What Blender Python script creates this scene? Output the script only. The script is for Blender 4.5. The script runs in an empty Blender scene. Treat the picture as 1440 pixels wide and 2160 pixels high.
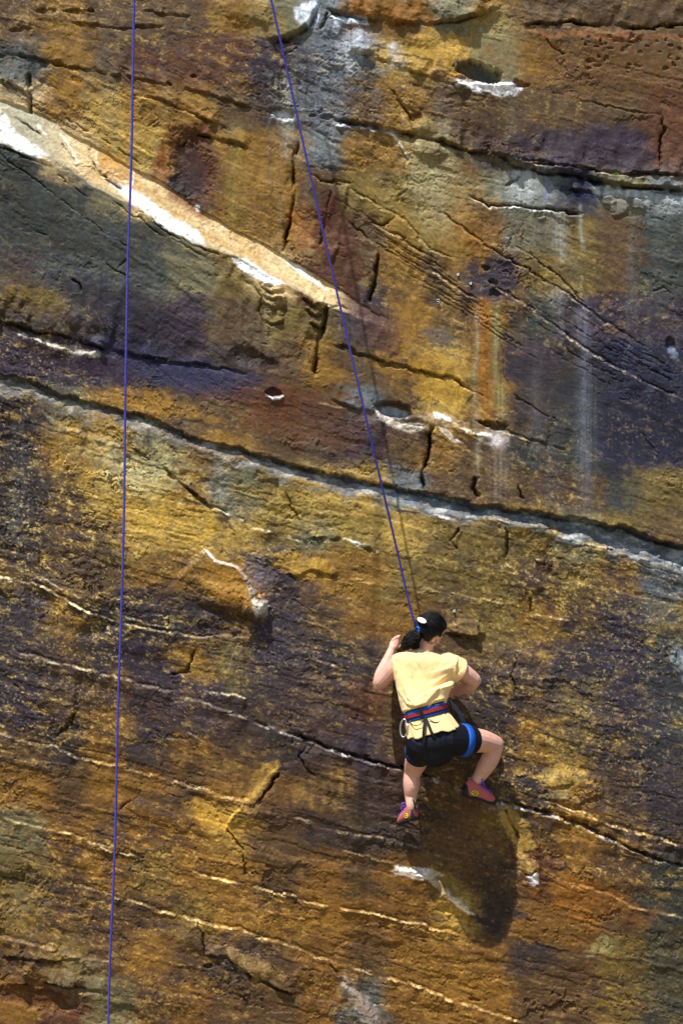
import bpy, bmesh, math, random
import numpy as np
from mathutils import Vector, Matrix

random.seed(7)
scene = bpy.context.scene
COL = scene.collection

# ------------------------------------------------------------------ camera, light, exposure
S = 298.0          # photograph pixels per metre at the mean plane of the cliff (y = 0)
ZC = 6.1           # height of the picture's middle above the ground
DIST = 16.0        # camera to cliff
cam_d = bpy.data.cameras.new('camera')
cam = bpy.data.objects.new('camera', cam_d); COL.objects.link(cam)
cam.location = (0, -DIST, ZC); cam.rotation_euler = (math.radians(90), 0, 0)
cam_d.sensor_fit = 'VERTICAL'; cam_d.sensor_height = 36
cam_d.lens = 36 / 2 / ((1080 / S) / DIST)
cam_d.clip_end = 400
scene.camera = cam

to_sun = Vector((-0.70, -1.0, 2.45)).normalized()
world = bpy.data.worlds.new('World'); scene.world = world; world.use_nodes = True
nt = world.node_tree; nt.nodes.clear()
sky = nt.nodes.new('ShaderNodeTexSky'); sky.sky_type = 'NISHITA'; sky.sun_disc = False
sky.sun_elevation = math.asin(to_sun.z)
sky.sun_rotation = math.atan2(to_sun.x, to_sun.y)
bg = nt.nodes.new('ShaderNodeBackground'); bg.inputs['Strength'].default_value = 0.098
wo = nt.nodes.new('ShaderNodeOutputWorld')
nt.links.new(sky.outputs[0], bg.inputs[0]); nt.links.new(bg.outputs[0], wo.inputs[0])

sun_d = bpy.data.lights.new('sun', 'SUN'); sun_d.energy = 4.5; sun_d.angle = math.radians(0.5)
sun_d.color = (1.0, 0.98, 0.95)
sun = bpy.data.objects.new('sun', sun_d); COL.objects.link(sun)
sun.rotation_euler = to_sun.to_track_quat('Z', 'Y').to_euler(); sun.location = (-5, -6, 20)

vs = scene.view_settings
vs.view_transform = 'Standard'; vs.look = 'None'; vs.gamma = 1; vs.use_curve_mapping = False
vs.exposure = 0.5
scene.cycles.max_bounces = 5

# ------------------------------------------------------------------ helpers
def tag(o, label=None, cat=None, group=None, kind=None):
    for k, v in (('label', label), ('category', cat), ('group', group), ('kind', kind)):
        if v: o[k] = v
    return o

def P(u, v, d=0.0):
    """photograph pixel (u, v) at d pixels' worth of distance in front of the cliff plane -> world point"""
    y = -d / S; k = (DIST + y) / DIST
    return Vector(((u - 720) / S * k, y, ZC + (1080 - v) / S * k))

def srgb(c):
    c = np.asarray(c, np.float32) / 255.0
    return np.where(c <= 0.04045, c / 12.92, ((c + 0.055) / 1.055) ** 2.4).astype(np.float32)

# ------------------------------------------------------------------ noise
_rng = np.random.RandomState(11)
_T = _rng.rand(512, 512).astype(np.float32) * 2 - 1
def vnoise(x, y, seed=0):
    x = x + np.float32(seed * 37.37 + 1000); y = y + np.float32(seed * 91.73 + 1000)
    xi = np.floor(x).astype(np.int32); yi = np.floor(y).astype(np.int32)
    fx = x - xi; fy = y - yi
    fx = fx * fx * fx * (fx * (fx * 6 - 15) + 10); fy = fy * fy * fy * (fy * (fy * 6 - 15) + 10)
    x0 = xi & 511; x1 = (xi + 1) & 511; y0 = yi & 511; y1 = (yi + 1) & 511
    a = _T[y0, x0]; b = _T[y0, x1]; c = _T[y1, x0]; d = _T[y1, x1]
    a = a + (b - a) * fx; c = c + (d - c) * fx
    return a + (c - a) * fy
def fbm(x, y, seed, octs=4, gain=0.5):
    s = 0; a = 1.0; t = 0
    for k in range(octs):
        s = s + a * vnoise(x * 2 ** k, y * 2 ** k, seed + k * 7); t += a; a *= gain
    return s / t
def facets(x, y, seed):
    """nearest-cell noise: per point the cell's two random numbers and the offset from its seed (flat chips with sharp edges)"""
    xi = np.floor(x).astype(np.int32); yi = np.floor(y).astype(np.int32)
    best = np.full(x.shape, 9e9, np.float32); sec = best.copy()
    ox = np.zeros_like(best); oy = np.zeros_like(best); r1 = np.zeros_like(best); r2 = np.zeros_like(best)
    for j in (-1, 0, 1):
        for i in (-1, 0, 1):
            a = (xi + i + seed * 31) & 511; b = (yi + j + seed * 57) & 511
            dx = x - (xi + i + .5 + .48 * _T[b, a]); dy = y - (yi + j + .5 + .48 * _T[a, b])
            d = dx * dx + dy * dy; m = d < best
            sec = np.where(m, best, np.minimum(sec, d)); best = np.where(m, d, best)
            ox = np.where(m, dx, ox); oy = np.where(m, dy, oy)
            r1 = np.where(m, _T[(b + 77) & 511, a], r1); r2 = np.where(m, _T[b, (a + 131) & 511], r2)
    return ox, oy, r1, r2, np.sqrt(sec) - np.sqrt(best)
def sst(a, b, x):
    t = np.clip((x - a) / (b - a), 0, 1); return t * t * (3 - 2 * t)

# ------------------------------------------------------------------ the cliff: grid in photograph pixels
STEP = 1.75
fu = np.arange(-36, 1476, STEP); fv = np.arange(-36, 2196, STEP)
grow = np.cumsum(np.geomspace(4, 60, 44))
us = np.concatenate([fu[0] - grow[::-1], fu, fu[-1] + grow]).astype(np.float32)
vs_ = np.concatenate([fv[0] - grow[::-1], fv, fv[-1] + grow]).astype(np.float32)
U0, V0 = np.meshgrid(us, vs_)
NV, NU = U0.shape
# gently warped coordinates so that every traced line gets a natural ragged course
WX = 6 * fbm(U0 / 60, V0 / 60, 3, 5, .75); WY = 6 * fbm(U0 / 60, V0 / 60, 5, 5, .75)
_fx = facets(U0 / 26, V0 / 20, 3); WX += 2.2 * _fx[2]; WY += 2.6 * _fx[3]
_fx = facets(U0 / 11, V0 / 9, 5); WX += .8 * _fx[2]; WY += 1.1 * _fx[3]; del _fx
U = U0 + WX; V = V0 + WY
H = np.zeros_like(U0)

def sub(pts, pad):
    p = np.array(pts, np.float32)
    i0 = np.searchsorted(us, p[:, 0].min() - pad); i1 = np.searchsorted(us, p[:, 0].max() + pad)
    j0 = np.searchsorted(vs_, p[:, 1].min() - pad); j1 = np.searchsorted(vs_, p[:, 1].max() + pad)
    return (slice(max(j0, 0), j1), slice(max(i0, 0), i1))

SOLID = False
def line(pts, pad, taper=0.12):
    """signed distance to a polyline (positive = on its right hand, i.e. below a line drawn left to right) and end taper"""
    sl = sub(pts, pad)
    u = U[sl]; v = V[sl]
    best = np.full(u.shape, 1e9, np.float32); sgn = np.ones_like(best); par = np.zeros_like(best)
    p = np.array(pts, np.float32)
    seg = np.hypot(*(p[1:] - p[:-1]).T); tot = seg.sum(); acc = 0
    for k in range(len(p) - 1):
        a, b = p[k], p[k + 1]; d = b - a; L2 = max(float(d @ d), 1e-6)
        t = ((u - a[0]) * d[0] + (v - a[1]) * d[1]) / L2
        tc = np.clip(t, 0, 1)
        dx = u - (a[0] + tc * d[0]); dy = v - (a[1] + tc * d[1])
        dd = dx * dx + dy * dy
        m = dd < best
        best = np.where(m, dd, best)
        sgn = np.where(m, np.sign(d[0] * (v - a[1]) - d[1] * (u - a[0])), sgn)
        par = np.where(m, (acc + t * seg[k]) / tot, par)
        acc += seg[k]
    e = taper if taper > 0 else 1e-3
    tp = sst(-0.02, e, par) * sst(-0.02, e, 1 - par) if taper > 0 else np.ones_like(best)
    # lines swell and thin along their length
    sd = int(abs(pts[0][0]) + abs(pts[0][1])) % 83
    if not SOLID: tp = tp * (0.8 + 0.6 * vnoise(u / 70, v / 70, sd) + .75 * vnoise(u / 17, v / 30, sd + 5))
    return sl, np.sqrt(best) * sgn, np.clip(tp, 0, 1.5)

PAINT = []     # (slice, mask, colour) laid over the base colours in order
def paint(sl, m, c): PAINT.append((sl, np.clip(m, 0, 1).astype(np.float32), srgb(c)))

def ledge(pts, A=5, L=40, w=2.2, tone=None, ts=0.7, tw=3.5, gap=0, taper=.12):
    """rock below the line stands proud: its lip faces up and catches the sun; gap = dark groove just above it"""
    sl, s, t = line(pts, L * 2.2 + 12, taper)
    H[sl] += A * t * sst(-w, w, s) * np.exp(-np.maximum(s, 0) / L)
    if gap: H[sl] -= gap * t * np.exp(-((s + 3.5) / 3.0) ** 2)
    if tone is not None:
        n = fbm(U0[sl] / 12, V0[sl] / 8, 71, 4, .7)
        paint(sl, ts * t * np.exp(-((s - .3) / (tw * .6)) ** 2) * sst(-.2, .3, n + .08), tone)  # pale worn edge, also painting in the sunlit brightness of the lip
def over(pts, A=6, L=60, w=2.0, taper=.12):
    """rock above the line overhangs"""
    sl, s, t = line(pts, L * 2.2 + 12, taper)
    H[sl] += A * t * sst(w, -w, s) * np.exp(np.minimum(s, 0) / L)
    H[sl] -= .8 * A * t * np.exp(-((s - 3) / 2.2) ** 2)
def crack(pts, D=6, w=2.6, taper=.1):
    sl, s, t = line(pts, w * 4 + 6, taper)
    H[sl] -= 2.1 * D * t * np.exp(-np.abs(s / (w * .66)) ** 1.7)
def step(pts, A=5, w=2.5, L=80, taper=.12):
    """right-hand side of the line proud (for upright cracks)"""
    sl, s, t = line(pts, L * 2 + 10, taper)
    H[sl] += A * t * sst(-w, w, s) * np.exp(-np.maximum(s, 0) / L)
def blob(cx, cy, rx, ry, ang=0, soft=.5, jag=.35, js=30, seed=0):
    jag = jag * 1.5
    pad = max(rx, ry) * 1.7 + 10
    sl = sub([(cx, cy)], pad)
    u = U[sl] - cx; v = V[sl] - cy; a = math.radians(ang)
    p = u * math.cos(a) + v * math.sin(a); q = -u * math.sin(a) + v * math.cos(a)
    r = np.sqrt((p / rx) ** 2 + (q / ry) ** 2) + jag * fbm(U0[sl] / js, V0[sl] / js, 40 + seed, 5, .72)
    return sl, sst(1 + soft * .5, 1 - soft * .5, r), r
def dent(cx, cy, rx, ry, ang=0, D=10, soft=.5, jag=.2, js=30):
    sl, m, r = blob(cx, cy, rx, ry, ang, soft, jag, js); H[sl] -= D * m
def bump(cx, cy, rx, ry, ang=0, A=8, soft=1.2, jag=.2, js=30):
    sl, m, r = blob(cx, cy, rx, ry, ang, soft, jag, js); H[sl] += A * m
def stain(cx, cy, rx, ry, ang, c, k=.8, soft=.9, jag=.6, js=30, seed=0):
    sl, m, r = blob(cx, cy, rx, ry, ang, soft, jag, js, seed)
    n = fbm(P15[sl] / 44, Q15[sl] / 15, 45 + seed, 5, .7); m2 = sst(.12, .6, m + .75 * n * (m > .01)); paint(sl, k * (.35 * m + .65 * m2) * (.8 + .5 * fbm(U0[sl] / 9, V0[sl] / 40, 46, 2)), c)
def streak(u0, v0, u1, v1, w0, w1, c, k=.7, seed=0):
    """water stain running down from (u0,v0) to (u1,v1)"""
    sl = sub([(u0, v0), (u1, v1)], max(w0, w1) * 2 + 8)
    t = (V0[sl] - v0) / (v1 - v0); tc = np.clip(t, 0, 1)
    cx = u0 + (u1 - u0) * tc + 5 * vnoise(V0[sl] / 70, V0[sl] * 0, seed + 13)
    w = w0 + (w1 - w0) * tc
    k = min(1, k * 1.3); n = 1.4 * fbm(U0[sl] / 6, V0[sl] / 150, 20 + seed, 4, .7)
    m = np.exp(-((U0[sl] - cx) / w) ** 2) * sst(-.06, .08, t) * sst(1.12, .75, t) * np.clip(.75 + .8 * n, 0, 1)
    paint(sl, k * m, c)

def poly(pts, soft=2.0, wp=.6):
    """mask of a polygon with a slightly ragged edge"""
    sl = sub(pts, 14); u = U0[sl] + wp * WX[sl]; v = V0[sl] + wp * WY[sl]
    p = np.array(pts, np.float32); ins = np.zeros(u.shape, bool); best = np.full(u.shape, 1e9, np.float32)
    for k in range(len(p)):
        a, b = p[k - 1], p[k]; d = b - a
        t = np.clip(((u - a[0]) * d[0] + (v - a[1]) * d[1]) / max(float(d @ d), 1e-6), 0, 1)
        best = np.minimum(best, np.hypot(u - a[0] - t * d[0], v - a[1] - t * d[1]))
        if d[1] != 0: ins ^= ((a[1] > v) != (b[1] > v)) & (u < d[0] * (v - a[1]) / d[1] + a[0])
    return sl, sst(-soft, soft, np.where(ins, best, -best))
def area(pts, c, k=.9, soft=2.0):
    sl, m = poly(pts, soft); n = fbm(U0[sl] / 9, V0[sl] / 7, 47, 3, .7)
    paint(sl, k * m * np.clip(.88 + 1.0 * n, 0, 1.05), c)
def vein(pts, c, k=.8, w=2.2):
    sl, sd_, t = line(pts, 14); paint(sl, k * np.clip(t, 0, 1) * np.exp(-(sd_ / w) ** 2), c)
def vcurve(pts):
    p = np.array(pts, np.float32); return np.interp(U, p[:, 0], p[:, 1]).astype(np.float32)

# bedding coordinates: gentle dip low down, steep cross-bedding in the upper middle
def rot(a):
    a = math.radians(a); return U * math.cos(a) + V * math.sin(a), -U * math.sin(a) + V * math.cos(a)
P15, Q15 = rot(14); P32, Q32 = rot(33)
main_top = vcurve([(-900, 640), (0, 790), (60, 800), (130, 830), (200, 850), (265, 868), (330, 885), (390, 915), (450, 938), (510, 945), (560, 965),
                   (640, 985), (720, 1003), (800, 1020), (880, 1035), (930, 1045), (1000, 1065), (1100, 1075), (1200, 1090), (1300, 1110), (1400, 1140), (1440, 1150), (2400, 1330)])
main_bot = vcurve([(-900, 690), (0, 830), (60, 836), (130, 855), (200, 876), (265, 893), (330, 912), (390, 938), (450, 962), (510, 975), (560, 995),
                   (640, 1018), (720, 1040), (800, 1052), (880, 1075), (930, 1085), (1000, 1095), (1100, 1102), (1200, 1135), (1300, 1160), (1400, 1185), (1440, 1205), (2400, 1400)])
main_bot = main_bot + 9 * fbm(U0 / 46, V0 / 400, 33, 4, .6) * np.interp(U, [0, 1000, 1300], [1, 1, 1.6]).astype(np.float32); main_top = main_top + 4 * fbm(U0 / 40, V0 / 400, 35, 4, .6)
cross = sst(60, 150, V - (-20 + .1 * U)) * sst(0, -120, V - main_top) * np.clip(.5 + 1.2 * fbm(U0 / 260, V0 / 260, 9, 2), 0.1, 1)
low = sst(-20, 60, V - main_bot)

# ------------------------------------------------------------------ relief: broad forms and grain
H += 16 * fbm(U0 / 520, V0 / 520, 1, 2)
H += 6 * fbm(P15 / 230, Q15 / 110, 2, 3)
g15 = fbm(P15 / 90, Q15 / 26, 12, 4, .55); g32 = fbm(P32 / 120, Q32 / 14, 14, 4, .55)
H += 3.4 * g15 * (1 - .6 * cross) + 2.2 * g32 * cross
H += .9 * np.sin(Q32 / 2.6 + 3 * fbm(P32 / 160, Q32 / 40, 15, 2)) * cross * sst(-.1, .4, fbm(U0 / 130, V0 / 90, 16, 2))
for lam_u, lam_v, sd, amp in ((230, 84, 8, 6.0), (120, 46, 2, 3.6), (52, 24, 4, 1.2), (22, 12, 6, .35)):
    ox, oy, r1, r2, ed = facets((P15 + 14 * WX) / lam_u * .98, (Q15 + 3 * WY) / lam_v, sd)
    on = sst(-.25, .3, fbm(U0 / 200, V0 / 150, 90 + sd, 3))
    H += amp * on * (.9 * r1 * ox + .9 * r2 * oy + .35 * r2 * r1) * (1 - .35 * cross)
    H -= amp * .28 * on * sst(.09, .0, ed) * (r1 > .1)
del ox, oy, r1, r2, ed
lamA = fbm(P32 / 300, Q32 / 15, 96, 3, .6); lamB = fbm(P15 / 260, Q15 / 22, 97, 3, .6)
partA = sst(.035, .0, np.abs(lamA - .1)) * cross * sst(-.25, .15, fbm(U0 / 90, V0 / 60, 98, 3))
partB = sst(.022, .0, np.abs(lamB)) * (1 - .7 * cross) * sst(.0, .3, fbm(U0 / 100, V0 / 60, 99, 3))
H -= 3.2 * partA + 2.4 * partB
H += 1.5 * sst(-.12, .12, lamA - .1) * cross + 1.6 * sst(-.06, .06, lamB) * (1 - cross)
gritty = np.clip(.3 + 1.1 * fbm(U0 / 170, V0 / 120, 95, 3) + .5 * np.exp(-(((U0 - 1220) / 260) ** 2 + ((V0 - 1380) / 330) ** 2)), .05, 1.1)
H += gritty * (.38 * fbm(U0 / 5.5, V0 / 4.6, 93, 2, .7) + .4 * np.abs(fbm(P15 / 11, Q15 / 6, 94, 2, .7)))
rough = np.clip(.65 + .9 * fbm(U0 / 180, V0 / 140, 17, 3), .2, 1.4)
grain = fbm(U0 / 17, V0 / 14, 18, 3, .62)
H += .95 * grain * rough
pits = fbm(P15 / 16, Q15 / 9, 19, 3, .6)
H -= 2.4 * sst(.38, .62, pits) * rough
# thin broken bedding ledges everywhere: terraces of a stretched noise
tq = Q15 + 26 * fbm(P15 / 300, Q15 / 120, 21, 3)
for k, (per, amp) in enumerate(((61, 2.6), (37, 1.5))):
    ph = tq / per; fr = ph - np.floor(ph)
    act = sst(.05, .45, fbm(P15 / 130, Q15 / 45, 23 + k, 2))
    H += amp * act * sst(0.0, .09, fr) * (1 - fr)

HN = H - 16 * fbm(U0 / 520, V0 / 520, 1, 2)
smooth_up = sst(60, -60, V - main_top) * np.clip(.45 + 1.2 * fbm(U0 / 170, V0 / 130, 34, 3), 0, .75)
H -= HN * smooth_up * .8
H -= HN * (.2 + .25 * sst(-.1, .3, fbm(U0 / 210, V0 / 140, 36, 3))) * (1 - smooth_up)
# ------------------------------------------------------------------ relief: what the photograph shows, from the top down
# top slab and boulders
over([(690, 22), (740, 36), (790, 46), (835, 52), (880, 53), (925, 46), (962, 45), (1010, 32), (1050, 18)], 13, 70, 2.0, .06)
crack([(1050, 18), (1095, 56), (1150, 48), (1220, 50), (1300, 57), (1380, 61), (1480, 50)], 9, 3.0)
over([(1095, 54), (1150, 47), (1220, 49), (1300, 56), (1380, 60), (1480, 49)], 7, 60)
sl, m = poly([(572, 88), (602, 84), (640, 66), (662, 42), (670, 18), (640, 8), (590, -10), (556, 0), (552, 50)], 9); H[sl] += 13 * m
crack([(674, 10), (664, 40), (644, 66), (612, 84), (575, 92)], 12, 5); crack([(690, 28), (684, 48), (676, 60)], 7, 3)
sl, m = poly([(735, 112), (742, 92), (758, 82), (772, 92), (782, 112), (760, 116)], 4); H[sl] += 7 * m
bump(520, 22, 50, 26, 10, 12); bump(985, 22, 60, 26, 0, 8, .8)
bump(835, 20, 90, 30, 4, 8, .9, .1)
crack([(690, 40), (740, 36), (780, 48)], 8, 4)
ledge([(690, 35), (730, 38), (775, 45)], 6, 30, 2.5, (225, 228, 235), .9, 6)
bump(760, 92, 26, 16, 15, 7); bump(870, 70, 40, 26, 15, 8); bump(700, 50, 26, 22, 0, 8)
over([(735, 108), (790, 120), (850, 145), (930, 170), (985, 186)], 7, 45)
ledge([(840, 128), (880, 140), (915, 150), (945, 152)], 7, 14, 2.2)
crack([(600, 120), (630, 100)], 4, 2.4)
# the big pocket and small ones
dent(1010, 154, 50, 19, 16, 44, .22, .08, 22)
SOLID = True
ledge([(945, 176), (985, 178), (1030, 178), (1075, 182), (1090, 178)], 12, 14, 4, (238, 236, 238), .95, 11)
SOLID = False
stain(1035, 186, 62, 12, 4, (235, 235, 240), .8, .7, .35)
dent(1098, 178, 16, 7, 10, 8)
over([(948, 160), (968, 164), (985, 166)], 6, 20)
crack([(825, 192), (850, 225), (872, 255)], 6, 3); crack([(890, 225), (882, 245), (874, 262)], 12, 5)
dent(878, 252, 12, 16, 20, 9)
# ledge under the upper slab
B = [(700, 252), (740, 260), (800, 270), (880, 290), (930, 297), (990, 318), (1040, 322)]
over(B, 9, 60); crack(B, 7, 3)
ledge([(700, 262), (740, 266), (800, 278)], 6, 25, 2.5, (215, 215, 220), .7, 5)
B2 = [(1040, 322), (1075, 345), (1120, 358), (1200, 372), (1260, 382), (1340, 396), (1440, 402), (1500, 404)]
over(B2, 13, 26, 2.0, .05); crack(B2, 10, 4)
ledge([(1090, 340), (1150, 350), (1205, 352), (1262, 366), (1330, 372), (1480, 372)], 9, 16, 2.5, (190, 165, 140), .6, 4)
over([(1060, 318), (1120, 338), (1200, 352), (1300, 364), (1480, 368)], 8, 60, 2.0)
bump(905, 315, 30, 16, 10, 9, .8); bump(1060, 325, 34, 18, 20, 12, .7, .5, 16); bump(1100, 336, 24, 12, 20, 8, .7, .5, 14)
over([(1190, 400), (1240, 402), (1300, 392), (1350, 402)], 8, 22)
for c in ((1280, 425, 14), (1305, 440, 20), (1340, 432, 16)): bump(c[0], c[1], c[2], c[2] * .8, 0, 6, .5)
crack([(1400, 238), (1398, 280), (1390, 330), (1386, 366)], 9, 3); step([(1400, 238), (1390, 366)], -4, 2, 40)
crack([(1146, 75), (1160, 98), (1195, 117)], 5, 2.4)
for k in range(46):
    a, b = random.uniform(1230, 1440), random.uniform(75, 150); dent(a, b, random.uniform(2.5, 7), random.uniform(2, 4), 8, random.uniform(2, 5), .6)
crack([(1240, 212), (1330, 235), (1400, 246)], 3, 2.5); ledge([(1180, 195), (1270, 215), (1410, 248)], 3, 40, 3)
ledge([(1090, 70), (1180, 62), (1300, 66), (1440, 72)], 4, 40, 5)
# beds of the upper left
for p in ([(60, 20), (130, 22), (200, 20)], [(20, 62), (70, 60)], [(150, 48), (260, 58), (350, 55)], [(300, 20), (350, 26), (400, 30)]): over(p, 4, 22)
for c in ((6, 118, 7), (50, 120, 9), (122, 132, 13), (360, 175, 6), (190, 22, 8), (90, 22, 10), (408, 160, 4)): dent(c[0], c[1], c[2], c[2] * .5, 8, 7, .6)
over([(0, 112), (60, 120), (140, 136), (290, 163), (440, 195), (560, 236)], 5, 50)
ledge([(75, 150), (130, 140), (180, 160), (250, 190)], 3.5, 30, 2.2, (200, 170, 95), .4)
over([(285, 199), (340, 209), (400, 236), (458, 262)], 6, 40); ledge([(285, 205), (340, 214), (400, 241), (458, 266)], 5, 30, 2.2, (215, 180, 105), .5)
crack([(60, 205), (120, 235), (200, 285), (300, 345)], 3, 2.2)
crack([(70, 190), (64, 160), (66, 240)], 7, 4); step([(64, 130), (70, 240)], 6, 5, 30)
over([(0, 170), (50, 190), (66, 205)], 9, 35)
for p in ([(150, 150), (240, 200), (330, 250)], [(330, 250), (420, 310), (520, 360), (610, 400)], [(440, 390), (520, 440), (600, 480)], [(180, 240), (260, 290), (340, 335)], [(460, 330), (540, 370), (612, 410)]): ledge(p, 2.6, 26, 1.6)
# arch hollow with its rusty rim
dent(405, 352, 40, 66, -14, 13, .8, .2); over([(375, 312), (395, 290), (425, 284), (455, 292), (525, 312)], 7, 30)
crack([(412, 284), (430, 288), (445, 290)], 7, 3); crack([(480, 298), (505, 304), (522, 314)], 8, 3.2); crack([(376, 312), (392, 297)], 6, 3)
# upright crack by the rope
crk = [(628, 296), (620, 335), (622, 400), (612, 450), (600, 535)]
crack(crk, 12, 4.5); step(crk, -7, 3, 60)
dent(595, 240, 26, 12, 5, 8, .6); ledge([(570, 243), (600, 254), (622, 252)], 6, 20, 3, (220, 220, 220), .7, 5)
dent(660, 244, 7, 4, 0, 7); dent(690, 246, 12, 5, 5, 8)
over([(640, 345), (720, 355), (760, 362)], 3, 30)
ledge([(655, 372), (700, 388), (740, 396)], 5, 30, 2.4, (200, 180, 140), .5); crack([(650, 368), (700, 383), (740, 390)], 6, 2.6)
crack([(700, 400), (690, 440), (675, 520)], 5, 3)
step([(735, 395), (725, 450), (700, 560)], 6, 4, 70)
# pale mineral band: a smooth shelf that faces up
bt = vcurve([(-900, -330), (0, 212), (70, 235), (190, 305), (290, 360), (350, 388), (420, 440), (500, 490), (600, 540), (680, 590), (740, 628), (815, 672), (2400, 1500)])
bb = vcurve([(-900, -240), (0, 302), (100, 336), (200, 396), (290, 436), (365, 492), (430, 522), (500, 545), (600, 600), (680, 640), (740, 664), (815, 690), (2400, 1520)])
V_keep = V; V = V0 + .35 * WY
bm = sst(-2, 2, V - bt) * sst(2, -2, V - bb) * sst(840, 780, U)
fade = sst(860, 640, U)
tb = np.clip((V - bt) / np.maximum(bb - bt, 4), 0, 1)
rise = (6 * (V > bt) * tb + 8 * tb * tb) * fade
H += np.where(V > bb, 14 * fade * np.exp(-(V - bb) / 260), rise) - 6 * fade * sst(-3, 2, V - bt) * np.exp(-np.maximum(V - bt, 0) / 16)
H -= bm * HN * .95
V = V_keep
crack([(190, 306), (192, 340), (215, 372), (260, 400)], 5, 3); crack([(30, 245), (60, 262), (90, 290), (110, 292)], 2.5, 2.4); crack([(130, 300), (160, 345)], 2, 2.4)
crack([(485, 482), (488, 510), (500, 540)], 2, 2)
ledge([(0, 305), (40, 322), (100, 340), (200, 398)], 4, 20, 2.4)
for p in ([(0, 325), (80, 385), (165, 450)], [(165, 450), (215, 485), (275, 525)], [(0, 312), (90, 350), (190, 420)], [(240, 420), (330, 490), (430, 540)], [(280, 440), (370, 500), (470, 545)]): crack(p, 3.6, 2.0)
ledge([(80, 385), (165, 450), (275, 522)], 3, 40, 1.6, (150, 145, 125), .4, 2.5)
# lump where the white patch ends, with its flutes
ledge([(480, 548), (520, 570), (560, 592), (602, 600)], 10, 40, 3)
step([(606, 598), (604, 640), (603, 690)], -16, 3, 40)
for k in range(5):
    b = 612 + k * 17; over([(552 + k * 1.5, b - 8), (575, b + 4), (603, b + 1)], 7, 10, 2); 
crack([(540, 605), (552, 630), (545, 660), (566, 690), (575, 725), (552, 722)], 3, 2.2)
crack([(690, 640), (690, 668), (672, 720), (662, 790)], 14, 6); step([(690, 640), (680, 700), (660, 790)], -6, 3, 60)
for k in range(3): over([(636 + k * 9, 628 + k * 26), (662 + k * 6, 640 + k * 26), (688 - k * 3, 636 + k * 26)], 8, 12, 2.4)
crack([(690, 655), (715, 640), (735, 655)], 6, 3)
crack([(797, 535), (788, 590), (780, 640)], 9, 4); step([(798, 530), (780, 645)], 6, 4, 80)
crack([(830, 284), (862, 338), (857, 362), (860, 398), (838, 418), (835, 460)], 4.5, 2.6); step([(830, 284), (862, 338), (857, 362), (860, 398)], -5, 2.5, 60); crack([(835, 455), (810, 475), (780, 470)], 5, 2.5)
# long light cross-bedding edges
for p, a, ts in (([(735, 402), (800, 440), (850, 465), (900, 525), (965, 552)], 5, .45), ([(780, 470), (840, 500), (900, 545)], 4, .3), ([(900, 570), (950, 600), (1002, 632)], 6, .85),
          ([(1010, 588), (1100, 640), (1180, 700), (1260, 757), (1360, 812), (1460, 852)], 5, .8), ([(1060, 545), (1130, 585), (1200, 625), (1300, 700), (1365, 738)], 4, .55),
          ([(990, 500), (1060, 545), (1130, 585)], 3.5, .2), ([(1085, 520), (1180, 590), (1230, 640)], 2.5, .2), ([(930, 450), (1000, 505)], 3, .2), ([(720, 460), (790, 520), (850, 550)], 3, .2)):
    ledge(p, a, 45, 1.8, (205, 180, 140), ts, 2.8)
    crack([(q[0] + 1, q[1] - 5) for q in p], 3, 2)
for k in range(9):
    a = 700 + 26 * k; b = 415 + 26 * k; crack([(a, b), (a + 110, b + 66 + random.uniform(-6, 6)), (a + 230, b + 140)], 1.6, 1.6)
for k in range(7):
    a = 1050 + random.uniform(0, 260); b = 640 + random.uniform(0, 180); crack([(a, b), (a + 60, b + 36), (a + 130, b + 76)], 2.0, 1.8)
# crack with a white lip under the damp wall
SOLID = True
C1 = [(988, 414), (1030, 434), (1100, 436), (1180, 444), (1228, 450)]
crack(C1, 8, 3); ledge([(a, b + 4) for a, b in C1], 8, 30, 2.2, (235, 235, 230), .9, 4)
over(C1, 4, 30)
crack([(1068, 395), (1085, 380), (1100, 372)], 6, 3.5)
SOLID = False
# alcove stripes and F ledge
F = [(700, 722), (780, 752), (835, 770), (880, 780), (960, 800), (1000, 824), (1036, 841)]
over(F, 6, 50); crack(F, 6, 2.8); ledge([(965, 806), (1000, 830)], 5, 20, 2, (225, 205, 170), .8)
dent(838, 770, 24, 6, 5, 8, .6); ledge([(840, 745), (850, 765), (870, 790), (872, 830)], 3, 20)
dent(832, 862, 38, 17, 8, 26, .4, .12); ledge([(792, 868), (810, 884), (850, 896), (905, 900)], 8, 18, 4, (225, 215, 205), .85, 8)
over([(700, 838), (770, 862), (792, 870)], 5, 30); ledge([(670, 848), (720, 856), (740, 860)], 4, 12, 2.4, (220, 200, 160), .6)
dent(578, 829, 15, 9, 8, 14, .45, .15); ledge([(562, 836), (578, 843), (596, 838)], 4, 10, 2, (215, 215, 220), .9, 5)
vcrk = [(912, 893), (906, 930), (903, 965), (888, 995), (893, 1036)]
crack(vcrk, 12, 4); step(vcrk, -8, 3, 50)
ledge([(908, 872), (940, 885), (985, 905), (1040, 925)], 5, 20, 3, (225, 210, 190), .7, 6)
dent(1040, 898, 26, 7, 12, 16, .5, .15); over([(1000, 885), (1050, 897), (1100, 918), (1190, 945)], 6, 40, 2)
ledge([(1040, 910), (1080, 918), (1120, 930)], 4, 14, 2.4, (210, 190, 150), .6)
crack([(1003, 1005), (998, 1030), (1010, 1050)], 8, 5); crack([(1091, 1020), (1098, 1048), (1104, 1055)], 4, 2.6)
crack([(1060, 720), (1065, 800), (1080, 835), (1180, 895)], 2, 2)
dent(1412, 726, 8, 14, -20, 9, .6); stain(1418, 744, 9, 14, -30, (150, 160, 178), .6)
for c in ((1022, 562, 7), (1038, 596, 10), (1045, 620, 14)): dent(c[0], c[1], c[2], c[2] * .6, 10, 9, .7)
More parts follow.
